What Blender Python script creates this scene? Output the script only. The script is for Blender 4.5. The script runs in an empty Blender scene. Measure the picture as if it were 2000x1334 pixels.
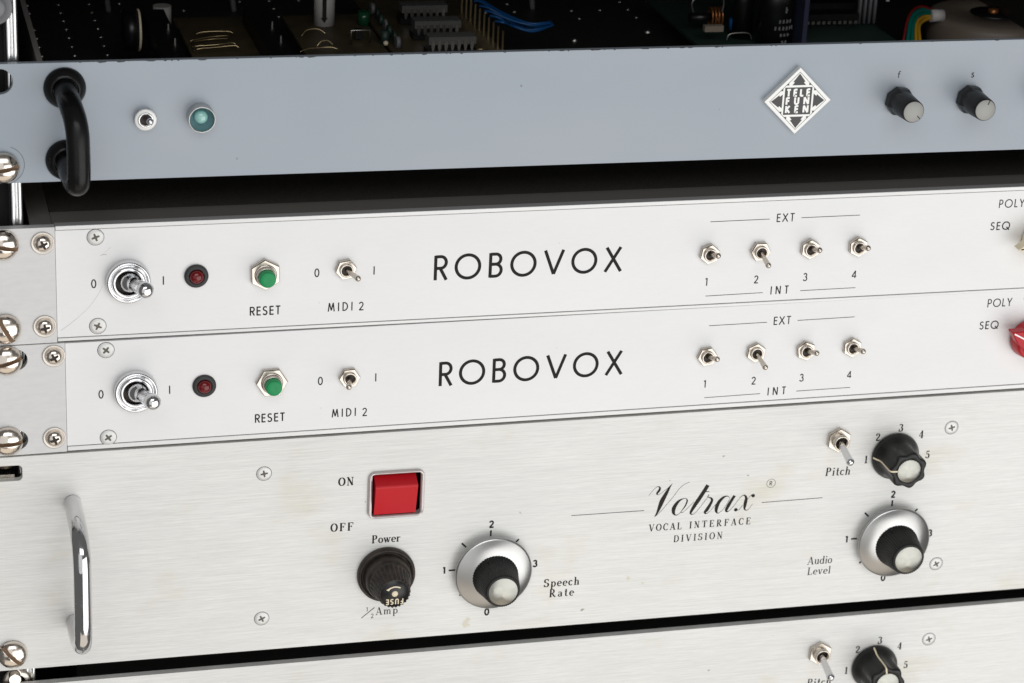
import bpy, bmesh, math, random
from mathutils import Vector, Matrix
random.seed(7)
C = bpy.context.scene.collection
sc = bpy.context.scene
MM = 0.001
def P(x, y, z=0.0):
    """panel millimetres (right, up, out of the panel) -> world metres"""
    return Vector((x, -z, y)) * MM
R = math.radians

# ------------------------------------------------------------------ camera
cam = bpy.data.cameras.new('camera'); co = bpy.data.objects.new('camera', cam); C.objects.link(co)
cam.sensor_width = 36; cam.lens = 36 * 4.91102849 / 2; cam.clip_start = .01; cam.clip_end = 50
Rp = Matrix(((0.96794341, 0.04695098, 0.24674108), (0.05191087, 0.92376704, -0.37942024), (-0.24574543, 0.38006587, 0.89171695))).transposed()
W = Matrix(((1, 0, 0), (0, 0, -1), (0, 1, 0)))
co.matrix_world = Matrix.Translation(P(-242.60050803, 375.20198871, 880.30523956)) @ (W @ Rp).to_4x4()
cam.dof.use_dof = True; cam.dof.focus_distance = .975; cam.dof.aperture_fstop = 22
sc.camera = co
# ------------------------------------------------------------------ world and lamps (studio)
w = bpy.data.worlds.new('World'); sc.world = w; w.use_nodes = True
w.node_tree.nodes['Background'].inputs[0].default_value = (1.0, 0.985, 0.96, 1)
w.node_tree.nodes['Background'].inputs[1].default_value = 0.13
def area(name, loc, size, power, color=(1, 1, 1), target=(0, 0, 0)):
    l = bpy.data.lights.new(name, 'AREA'); l.shape = 'RECTANGLE'; l.size, l.size_y = size; l.energy = power; l.color = color
    o = bpy.data.objects.new(name, l); C.objects.link(o); o.location = P(*loc)
    d = P(*target) - P(*loc); o.rotation_euler = d.to_track_quat('-Z', 'Y').to_euler(); return o
area('softbox_key', (700, -460, 1420), (1.9, 1.6), 19.8, (1, .995, .985), (20, 0, 0))
area('softbox_left', (-700, 60, 1350), (1.2, 1.3), 3.0, (1, 1, 1))
area('softbox_top', (-150, 900, 1150), (1.2, .6), 6.0, (.97, .985, 1))
area('bounce_warm', (-100, -1000, 600), (1.4, .7), 2.2, (1, .88, .74))
sc.view_settings.view_transform = 'Standard'; sc.view_settings.look = 'None'; sc.view_settings.gamma = 1
sc.view_settings.exposure = 0.11

# ------------------------------------------------------------------ materials
def mat(name, col, metal=0.0, rough=0.5, coat=0.0, spec=None, emit=None, trans=0.0):
    m = bpy.data.materials.new(name); m.use_nodes = True
    b = m.node_tree.nodes['Principled BSDF']
    b.inputs['Base Color'].default_value = (*col, 1); b.inputs['Metallic'].default_value = metal; b.inputs['Roughness'].default_value = rough
    b.inputs['Coat Weight'].default_value = coat; b.inputs['Transmission Weight'].default_value = trans
    if spec is not None: b.inputs['Specular IOR Level'].default_value = spec
    return m
def N(m, t, **kw):
    n = m.node_tree.nodes.new(t)
    for k, v in kw.items():
        if hasattr(n, k) and not k.startswith('i_'): setattr(n, k, v)
    return n
def noise(m, scale_vec, scale, detail=3, rough=.55):
    tc = N(m, 'ShaderNodeTexCoord'); mp = N(m, 'ShaderNodeMapping'); mp.inputs['Scale'].default_value = scale_vec
    no = N(m, 'ShaderNodeTexNoise'); no.inputs['Scale'].default_value = scale; no.inputs['Detail'].default_value = detail; no.inputs['Roughness'].default_value = rough
    L = m.node_tree.links; L.new(tc.outputs['Object'], mp.inputs[0]); L.new(mp.outputs[0], no.inputs['Vector']); return no
def ramp(m, src, stops):
    r = N(m, 'ShaderNodeValToRGB'); e = r.color_ramp.elements
    e[0].position, e[0].color = stops[0][0], (*stops[0][1], 1); e[1].position, e[1].color = stops[1][0], (*stops[1][1], 1)
    for p, c in stops[2:]:
        q = e.new(p); q.color = (*c, 1)
    m.node_tree.links.new(src, r.inputs[0]); return r
def mix(m, a, b, fac, mode='MIX'):
    x = N(m, 'ShaderNodeMix', data_type='RGBA', blend_type=mode); L = m.node_tree.links
    for s, v in ((x.inputs[0], fac), (x.inputs[6], a), (x.inputs[7], b)):
        if isinstance(v, (int, float)): s.default_value = v
        elif isinstance(v, tuple): s.default_value = (*v, 1)
        else: L.new(v, s)
    return x.outputs[2]
def bump(m, src, strength, dist=.0001):
    b = N(m, 'ShaderNodeBump'); b.inputs['Strength'].default_value = strength; b.inputs['Distance'].default_value = dist
    m.node_tree.links.new(src, b.inputs['Height']); m.node_tree.links.new(b.outputs[0], m.node_tree.nodes['Principled BSDF'].inputs['Normal'])
def setc(m, sock): m.node_tree.links.new(sock, m.node_tree.nodes['Principled BSDF'].inputs['Base Color'])
def setr(m, sock): m.node_tree.links.new(sock, m.node_tree.nodes['Principled BSDF'].inputs['Roughness'])
g3 = lambda v: (v, v, v)

# brushed raw aluminium with dirt
ALU = mat('brushed_aluminium', (.7, .7, .68), .15, .5, spec=.3)
n1 = noise(ALU, (150, 150, 3600), 1, 4, .6)
n2 = noise(ALU, (30, 30, 1300), 1, 2, .5)
n3 = noise(ALU, (22, 22, 30), 1, 4, .6)
n4 = noise(ALU, (180, 180, 210), 1, 2, .5)
n5 = noise(ALU, (9, 9, 12), 1, 3, .5)
c = ramp(ALU, n1.outputs[0], [(.28, (.645, .643, .622)), (.72, (.775, .773, .755))]).outputs[0]
c = mix(ALU, c, ramp(ALU, n2.outputs[0], [(.3, g3(.93)), (.7, g3(1.04))]).outputs[0], 1.0, 'MULTIPLY')
c = mix(ALU, c, ramp(ALU, n3.outputs[0], [(.56, g3(1.0)), (.78, (.90, .865, .76))]).outputs[0], .8, 'MULTIPLY')
c = mix(ALU, c, ramp(ALU, n4.outputs[0], [(.775, g3(1.0)), (.805, (.5, .47, .41))]).outputs[0], 1.0, 'MULTIPLY')
c = mix(ALU, c, ramp(ALU, n5.outputs[0], [(.35, g3(.965)), (.65, g3(1.02))]).outputs[0], 1.0, 'MULTIPLY')
setc(ALU, c); setr(ALU, ramp(ALU, n1.outputs[0], [(.3, g3(.42)), (.7, g3(.56))]).outputs[0]); bump(ALU, n1.outputs[0], .25, .00004)
ALUE = mat('worn_aluminium_edge', (.5, .48, .45), .8, .35)
# fine anodised silver
SIL = mat('silver_anodised', (.76, .76, .755), .12, .5, spec=.3)
n1 = noise(SIL, (160, 160, 900), 1, 3); n2 = noise(SIL, (8, 8, 20), 1, 3); n4 = noise(SIL, (160, 160, 200), 1, 2)
c = ramp(SIL, n1.outputs[0], [(.3, g3(.755)), (.7, g3(.768))]).outputs[0]
c = mix(SIL, c, ramp(SIL, n2.outputs[0], [(.35, g3(.97)), (.65, g3(1.01))]).outputs[0], 1.0, 'MULTIPLY')
c = mix(SIL, c, ramp(SIL, n4.outputs[0], [(.79, g3(1.0)), (.82, (.6, .58, .55))]).outputs[0], 1.0, 'MULTIPLY')
setc(SIL, c); bump(SIL, n1.outputs[0], .03, .00002)
STRIP = mat('polished_extrusion', (.62, .62, .615), .35, .4)
n1 = noise(STRIP, (14, 14, 14), 1, 3); setr(STRIP, ramp(STRIP, n1.outputs[0], [(.3, g3(.34)), (.7, g3(.46))]).outputs[0])
EAR = mat('satin_ear', (.66, .66, .65), .12, .5, spec=.3)
n1 = noise(EAR, (200, 200, 700), 1, 3); setc(EAR, ramp(EAR, n1.outputs[0], [(.3, g3(.60)), (.7, (.64, .64, .635))]).outputs[0]); bump(EAR, n1.outputs[0], .06, .00003)
# grey blue paint
BLUE = mat('grey_blue_paint', (.36, .41, .46), .0, .32)
n1 = noise(BLUE, (7, 7, 14), 1, 3); n4 = noise(BLUE, (140, 140, 160), 1, 2); n6 = noise(BLUE, (900, 900, 900), 1, 2)
c = ramp(BLUE, n1.outputs[0], [(.3, (.29, .335, .385)), (.7, (.33, .365, .405))]).outputs[0]
c = mix(BLUE, c, ramp(BLUE, n4.outputs[0], [(.78, g3(1.0)), (.81, (.5, .48, .45))]).outputs[0], 1.0, 'MULTIPLY')
setc(BLUE, c); bump(BLUE, n6.outputs[0], .08, .00005)
CHROME = mat('chrome', (.70, .70, .71), 1, .11)
n1 = noise(CHROME, (300, 300, 300), 1, 3); setr(CHROME, ramp(CHROME, n1.outputs[0], [(.4, g3(.07)), (.75, g3(.22))]).outputs[0])
HCHR = mat('worn_chrome', (.66, .66, .67), 1, .1)
n1 = noise(HCHR, (260, 260, 260), 1, 3); setr(HCHR, ramp(HCHR, n1.outputs[0], [(.4, g3(.06)), (.75, g3(.3))]).outputs[0])
NICK = mat('nickel', (.70, .655, .60), 1, .2)
n1 = noise(NICK, (500, 500, 500), 1, 3); setr(NICK, ramp(NICK, n1.outputs[0], [(.35, g3(.16)), (.75, g3(.38))]).outputs[0]); setc(NICK, ramp(NICK, n1.outputs[0], [(.3, (.50, .45, .39)), (.7, (.64, .59, .53))]).outputs[0])
BRASSY = mat('warm_nickel', (.76, .69, .62), 1, .16)
n1 = noise(BRASSY, (400, 400, 400), 1, 3); setr(BRASSY, ramp(BRASSY, n1.outputs[0], [(.35, g3(.11)), (.75, g3(.32))]).outputs[0])
ZINC = mat('zinc_screw', (.62, .62, .61), .4, .42)
SATIN = mat('turned_aluminium', (.54, .54, .53), 1, .3)
SPUN = mat('spun_cap', (.40, .40, .365), 1, .3)
try:
    b = SPUN.node_tree.nodes['Principled BSDF']; b.inputs['Anisotropic'].default_value = 1.0
    tg = N(SPUN, 'ShaderNodeTangent', direction_type='RADIAL', axis='Y'); SPUN.node_tree.links.new(tg.outputs[0], b.inputs['Tangent'])
    b = SATIN.node_tree.nodes['Principled BSDF']; b.inputs['Anisotropic'].default_value = .8
    tg = N(SATIN, 'ShaderNodeTangent', direction_type='RADIAL', axis='Y'); SATIN.node_tree.links.new(tg.outputs[0], b.inputs['Tangent'])
except Exception: pass
BLK = mat('black_plastic', (.008, .008, .008), 0, .33, spec=.35)
n1 = noise(BLK, (500, 500, 500), 1, 3); setr(BLK, ramp(BLK, n1.outputs[0], [(.3, g3(.27)), (.7, g3(.45))]).outputs[0])
RUBB = mat('grey_black_rubber', (.035, .035, .036), 0, .5, spec=.3)
BAKE = mat('aged_bakelite', (.03, .024, .019), 0, .42, spec=.3)
n1 = noise(BAKE, (260, 260, 260), 1, 3); setc(BAKE, ramp(BAKE, n1.outputs[0], [(.35, (.016, .014, .012)), (.7, (.05, .038, .03))]).outputs[0])
HAND = mat('black_handle_coating', (.006, .006, .006), 0, .22, spec=.22)
n1 = noise(HAND, (120, 120, 120), 1, 4); setr(HAND, ramp(HAND, n1.outputs[0], [(.35, g3(.18)), (.7, g3(.42))]).outputs[0])
WASH = mat('dull_nickel', (.60, .56, .51), .8, .4)
XREC = mat('olive_recess_shade', (.10, .095, .075), .3, .5)
DARKM = mat('dark_recess', (.02, .014, .01), .3, .5)
RUST = mat('dirty_slot', (.16, .10, .06), .6, .5)
GRN = mat('green_plastic', (.0, .25, .075), 0, .38, spec=.35)
RED = mat('red_plastic', (.51, .006, .014), 0, .4, spec=.3)
RED2 = mat('red_knob_plastic', (.45, .01, .02), 0, .35, spec=.3)
LEDR = mat('dark_red_lens', (.13, .002, .004), 0, .14)
LEDG = mat('pale_teal_lens', (.26, .50, .46), 0, .12, coat=1)
TEAL = mat('teal_tinted_metal', (.22, .38, .41), .3, .35)
CREAM = mat('cream_plastic', (.80, .70, .50), 0, .4)
CRP = mat('cream_print', (.78, .68, .50), 0, .6)
GCAP = mat('grey_cap', (.29, .29, .275), .2, .45)
INK = mat('black_print', (.016, .015, .015), 0, .6, spec=.15)
INKB = mat('brown_black_print', (.022, .018, .016), 0, .6, spec=.15)
WHT = mat('white_enamel', (.80, .80, .78), .1, .35)
LOGB = mat('logo_black', (.022, .02, .022), 0, .3)
BEZ = mat('clear_silver_bezel', (.50, .45, .44), .5, .22)
SCR = mat('scratch', (.42, .41, .39), .3, .5)
DCH = mat('black_chassis', (.02, .019, .018), 0, .45)
LID = mat('textured_black_lid', (.012, .011, .010), 0, .55)
n1 = noise(LID, (1100, 1100, 1100), 1, 3); bump(LID, n1.outputs[0], .5, .0002); setc(LID, ramp(LID, n1.outputs[0], [(.35, (.07, .063, .057)), (.75, (.13, .117, .105))]).outputs[0])
LIP = mat('smooth_dark_lip', (.26, .24, .22), .2, .42)
BOARD = mat('rack_board', (.006, .006, .006), 0, .8)
PCB = mat('brown_circuit_board', (.030, .022, .010), 0, .45)
n1 = noise(PCB, (120, 120, 120), 1, 2); setc(PCB, ramp(PCB, n1.outputs[0], [(.35, (.055, .041, .023)), (.7, (.085, .064, .034))]).outputs[0])
PCBG = mat('green_circuit_board', (.018, .04, .03), 0, .5)
COMP = mat('dark_component', (.006, .006, .006), 0, .35)
COMPG = mat('grey_component', (.16, .16, .17), 0, .45)
IC = mat('chip_body', (.10, .097, .093), 0, .5)
PIN = mat('tin_pin', (.42, .40, .37), 1, .35)
GOLD = mat('gold_wire', (.60, .47, .26), 1, .3)
CWHT = mat('white_sleeve', (.6, .58, .55), 0, .5)
BLUW = mat('blue_wire', (.008, .085, .26), 0, .35)
REDW = mat('red_wire', (.18, .008, .008), 0, .4)
GRNW = mat('green_wire', (.0, .13, .10), 0, .35)
YELW = mat('yellow_wire', (.5, .27, .015), 0, .35)
COPP = mat('copper_coil', (.35, .13, .04), .7, .35)
BEIG = mat('beige_component', (.28, .23, .18), 0, .5)
DISC = mat('waxed_paper_disc', (.17, .135, .105), 0, .5)
RAIL = mat('bright_rail', (.80, .80, .80), 1, .2)
n1 = noise(RAIL, (700, 700, 6), 1, 3); setr(RAIL, ramp(RAIL, n1.outputs[0], [(.3, g3(.14)), (.7, g3(.35))]).outputs[0])

# ------------------------------------------------------------------ mesh helpers, all in panel millimetres
class B:
    def __init__(s): s.v = []; s.f = []; s.sm = []
    def add(s, vs, fs, smooth=False):
        o = len(s.v); s.v += [tuple(q) for q in vs]; s.f += [tuple(i + o for i in q) for q in fs]; s.sm += [smooth] * len(fs); return s
    def box(s, x0, x1, y0, y1, z0, z1):
        v = [(x, y, z) for z in (z0, z1) for y in (y0, y1) for x in (x0, x1)]
        return s.add(v, [(0, 2, 3, 1), (4, 5, 7, 6), (0, 1, 5, 4), (2, 6, 7, 3), (0, 4, 6, 2), (1, 3, 7, 5)])
    def lathe(s, prof, n=48, c=(0, 0, 0), mod=None, smooth=True, cap0=False, cap1=True, ph=0.0):
        vs = []
        for i, (r, z) in enumerate(prof):
            for k in range(n):
                a = 2 * math.pi * k / n + ph; rr = r * (mod(a, i, r) if mod else 1)
                vs.append((c[0] + rr * math.cos(a), c[1] + rr * math.sin(a), c[2] + z))
        fs = [(i * n + k, i * n + (k + 1) % n, (i + 1) * n + (k + 1) % n, (i + 1) * n + k) for i in range(len(prof) - 1) for k in range(n)]
        s.add(vs, fs, smooth)
        o = len(s.v) - len(vs)
        if cap1: s.f.append(tuple(o + (len(prof) - 1) * n + k for k in range(n))); s.sm.append(False)
        if cap0: s.f.append(tuple(o + k for k in reversed(range(n)))); s.sm.append(False)
        return s
    def tube(s, pts, r, n=12, caps=True):
        pts = [Vector(p) for p in pts]; rs = r if isinstance(r, (list, tuple)) else [r] * len(pts)
        vs = []; up = None
        for i, p in enumerate(pts):
            t = (pts[min(i + 1, len(pts) - 1)] - pts[max(i - 1, 0)]).normalized()
            if up is None: up = t.orthogonal().normalized()
            up = (up - t * up.dot(t)).normalized(); sd = t.cross(up)
            for k in range(n):
                a = 2 * math.pi * k / n; vs.append(p + (up * math.cos(a) + sd * math.sin(a)) * rs[i])
        m = len(pts)
        fs = [(i * n + k, i * n + (k + 1) % n, (i + 1) * n + (k + 1) % n, (i + 1) * n + k) for i in range(m - 1) for k in range(n)]
        o = len(s.v); s.add(vs, fs, True)
        if caps:
            s.f.append(tuple(o + k for k in reversed(range(n)))); s.f.append(tuple(o + (m - 1) * n + k for k in range(n))); s.sm += [False, False]
        return s
    def prism(s, poly, z0, z1, bev=0.0):
        n = len(poly); cx = sum(p[0] for p in poly) / n; cy = sum(p[1] for p in poly) / n
        def ins(p, d):
            l = math.hypot(p[0] - cx, p[1] - cy) or 1; return (p[0] - (p[0] - cx) / l * d, p[1] - (p[1] - cy) / l * d)
        rows = [[(x, y, z0) for x, y in poly]]
        if bev: rows += [[(x, y, z1 - bev) for x, y in poly], [(*ins(p, bev), z1) for p in poly]]
        else: rows += [[(x, y, z1) for x, y in poly]]
        vs = [v for r_ in rows for v in r_]; m = len(rows)
        fs = [(i * n + k, i * n + (k + 1) % n, (i + 1) * n + (k + 1) % n, (i + 1) * n + k) for i in range(m - 1) for k in range(n)]
        fs += [tuple((m - 1) * n + k for k in range(n)), tuple(reversed(range(n)))]
        return s.add(vs, fs)
    def ribbon(s, pts, ws, z):
        n = len(pts); vs = []; ws = list(ws) + [ws[-1]] * max(0, n - len(ws))
        for i, p in enumerate(pts):
            a = pts[max(i - 1, 0)]; b = pts[min(i + 1, n - 1)]
            if n > 2 and (abs(pts[0][0] - pts[-1][0]) + abs(pts[0][1] - pts[-1][1]) < 1e-6) and i in (0, n - 1): a = pts[-2]; b = pts[1]
            dx, dy = b[0] - a[0], b[1] - a[1]; l = math.hypot(dx, dy) or 1; nx, ny = -dy / l, dx / l; h = ws[i] / 2
            vs += [(p[0] + nx * h, p[1] + ny * h, z), (p[0] - nx * h, p[1] - ny * h, z)]
        return s.add(vs, [(2 * i, 2 * i + 1, 2 * i + 3, 2 * i + 2) for i in range(n - 1)])
def hexa(r, n=6, ph=0.0): return [(r * math.cos(2 * math.pi * k / n + ph), r * math.sin(2 * math.pi * k / n + ph)) for k in range(n)]
def rrect(x0, x1, y0, y1, r, n=6):
    o = []
    for cx, cy, a in ((x1 - r, y1 - r, 0), (x0 + r, y1 - r, 90), (x0 + r, y0 + r, 180), (x1 - r, y0 + r, 270)):
        o += [(cx + r * math.cos(R(a + 90 * k / n)), cy + r * math.sin(R(a + 90 * k / n))) for k in range(n + 1)]
    return o
def spline(ctrl, per=6, closed=False):
    """Catmull-Rom through tuples of any length"""
    out = []; n = len(ctrl)
    for i in range(n - 1):
        p0 = ctrl[max(i - 1, 0)]; p1 = ctrl[i]; p2 = ctrl[i + 1]; p3 = ctrl[min(i + 2, n - 1)]
        if closed and i == 0: p0 = ctrl[-2]
        if closed and i == n - 2: p3 = ctrl[1]
        for k in range(per):
            t = k / per
            out.append(tuple(.5 * (2 * b + (c_ - a) * t + (2 * a - 5 * b + 4 * c_ - d) * t * t + (-a + 3 * b - 3 * c_ + d) * t ** 3) for a, b, c_, d in zip(p0, p1, p2, p3)))
    out.append(tuple(ctrl[-1])); return out
ORI = {}
def finish(me, m, smooth=None):
    me.materials.append(m)
    bm = bmesh.new(); bm.from_mesh(me); bmesh.ops.recalc_face_normals(bm, faces=bm.faces); bm.to_mesh(me); bm.free()
def obj(name, b, m, parent, at=(0, 0, 0), flat=False, label=None):
    """b is built round (0,0,0); at is its place in panel millimetres"""
    me = bpy.data.meshes.new(name); me.from_pydata([P(*q) for q in b.v], [], b.f); me.validate(verbose=False)
    if len(me.polygons) == len(b.sm): me.polygons.foreach_set('use_smooth', b.sm)
    me.materials.append(m)
    if not flat:
        bm = bmesh.new(); bm.from_mesh(me); bmesh.ops.recalc_face_normals(bm, faces=bm.faces); bm.to_mesh(me); bm.free()
    return link(name, me, parent, at, label)
def link(name, me, parent, at=(0, 0, 0), label=None):
    o = bpy.data.objects.new(name, me); C.objects.link(o)
    po = ORI[parent.name] if parent else (0, 0, 0)
    o.parent = parent; o.location = P(at[0] - po[0], at[1] - po[1], at[2] - po[2]); ORI[o.name] = at
    if label: o['label'] = label
    return o
def thing(name, label, cat, at, group=None):
    o = bpy.data.objects.new(name, None); C.objects.link(o); o.empty_display_size = .02
    o.location = P(*at); ORI[o.name] = at; o['label'] = label; o['category'] = cat
    if group: o['group'] = group
    return o
def plate(name, outer, holes, z0, z1, m, parent, bev=.15, label=None):
    """flat plate with real holes, from a filled 2D curve"""
    cu = bpy.data.curves.new(name, 'CURVE'); cu.dimensions = '2D'; cu.fill_mode = 'BOTH'
    cx = sum(p[0] for p in outer) / len(outer); cy = sum(p[1] for p in outer) / len(outer)
    for loop in [outer] + holes:
        sp = cu.splines.new('POLY'); sp.points.add(len(loop) - 1); sp.use_cyclic_u = True
        for q, pt in zip(loop, sp.points): pt.co = ((q[0] - cx) * MM, (q[1] - cy) * MM, 0, 1)
    cu.extrude = ((z1 - z0) / 2 - bev) * MM; cu.bevel_depth = bev * MM; cu.bevel_resolution = 1; cu.offset = -bev * MM
    t = bpy.data.objects.new('tmp', cu); C.objects.link(t)
    dg = bpy.context.evaluated_depsgraph_get(); dg.update(); me = bpy.data.meshes.new_from_object(t.evaluated_get(dg)); me.name = name
    bpy.data.objects.remove(t); zc = (z0 + z1) / 2
    for v in me.vertices: x, y, z = v.co; v.co = (x, -z, y)
    for p in me.polygons: p.use_smooth = False
    finish(me, m); return link(name, me, parent, (cx, cy, zc), label)
def copy_tree(o, parent=None):
    c_ = o.copy(); C.objects.link(c_)
    if parent: c_.parent = parent
    for ch in list(o.children): copy_tree(ch, c_)
    return c_

# ------------------------------------------------------------------ lettering drawn with strokes
def arc(cx, cy, rx, ry, a0, a1, n=14): return [(cx + rx * math.cos(R(a0 + (a1 - a0) * k / n)), cy + ry * math.sin(R(a0 + (a1 - a0) * k / n))) for k in range(n + 1)]
SANS = {  # width, strokes (cap height 1)
 'R': (.50, [[(.06, 0), (.06, 1)], [(.06, .95), (.26, .95)] + arc(.26, .715, .21, .235, 90, -90)[1:] + [(.06, .48)], [(.24, .48), (.49, 0)]]),
 'O': (1.04, [arc(.52, .5, .46, .47, 0, 360, 40)]),
 'B': (.54, [[(.06, 0), (.06, 1)], [(.06, .95), (.27, .95)] + arc(.27, .745, .19, .205, 90, -90)[1:] + [(.06, .54)], [(.06, .54), (.26, .54)] + arc(.26, .295, .23, .245, 90, -90)[1:] + [(.06, .05)]]),
 'V': (.78, [[(.03, 1), (.39, .02)], [(.39, .02), (.75, 1)]]),
 'X': (.70, [[(.06, 1), (.66, 0)], [(.62, 1), (.03, 0)]]),
 'E': (.44, [[(.06, 0), (.06, 1)], [(.06, .95), (.44, .95)], [(.06, .52), (.42, .52)], [(.06, .05), (.44, .05)]]),
 'S': (.50, [arc(.26, .73, .20, .225, 35, 180, 10) + arc(.28, .73, .22, .20, 185, 262, 5) + arc(.22, .28, .22, .235, 78, -60, 12) + arc(.24, .28, .22, .235, -65, -155, 8)]),
 'T': (.50, [[(.25, 0), (.25, 1)], [(0, .95), (.50, .95)]]),
 'M': (.84, [[(.04, 0), (.18, 1)], [(.18, .98), (.42, .12)], [(.42, .12), (.66, .98)], [(.66, 1), (.80, 0)]]),
 'I': (.12, [[(.06, 0), (.06, 1)]]),
 'D': (.68, [[(.06, 0), (.06, 1)], [(.06, .95), (.20, .95)] + arc(.20, .5, .42, .45, 90, -90, 18)[1:] + [(.06, .05)]]),
 'N': (.66, [[(.06, 0), (.06, 1)], [(.06, 1), (.60, 0)], [(.60, 0), (.60, 1)]]),
 'P': (.50, [[(.06, 0), (.06, 1)], [(.06, .95), (.25, .95)] + arc(.25, .70, .22, .25, 90, -90)[1:] + [(.06, .45)]]),
 'L': (.42, [[(.06, 0), (.06, 1)], [(.06, .05), (.42, .05)]]),
 'Y': (.62, [[(.03, 1), (.31, .45)], [(.60, 1), (.31, .45)], [(.31, .48), (.31, 0)]]),
 'Q': (1.0, [arc(.5, .5, .45, .47, 0, 360, 34), [(.56, .34), (.92, -.04)]]),
 'K': (.58, [[(.08, 0), (.08, 1)], [(.52, 1), (.10, .46)], [(.16, .54), (.56, 0)]]),
 'F': (.44, [[(.06, 0), (.06, 1)], [(.06, .95), (.44, .95)], [(.06, .52), (.41, .52)]]),
 'U': (.62, [[(.08, 1)] + [(.08, .34)] + arc(.31, .29, .23, .24, 180, 360, 14) + [(.54, .34), (.54, 1)]]),
 '0': (.56, [arc(.28, .5, .22, .46, 0, 360, 28)]),
 '1': (.30, [[(.20, 0), (.20, 1)], [(.20, .97), (.02, .84)]]),
 '2': (.56, [arc(.27, .72, .20, .235, 168, -25, 12) + [(.40, .50), (.07, .05)], [(.05, .05), (.54, .05)]]),
 '3': (.54, [arc(.25, .74, .18, .215, 160, -90, 13), arc(.25, .28, .22, .245, 90, -160, 14)]),
 '4': (.62, [[(.44, 0), (.44, 1)], [(.44, .96), (.04, .26)], [(.02, .24), (.60, .24)]]),
 ' ': (.34, []),
}
K_, T_ = .155, .045   # thick and thin pen of the old style face
def sf(x, y, w=.13): return ([(x - w, y), (x + w, y)], T_ * 1.2)
def vs_(x, y0, y1, k=K_): return ([(x, y0), (x, y1)], k)
def cont(pts, k=K_, t=T_): return (pts, ('c', k, t))
X_ = .62
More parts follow.
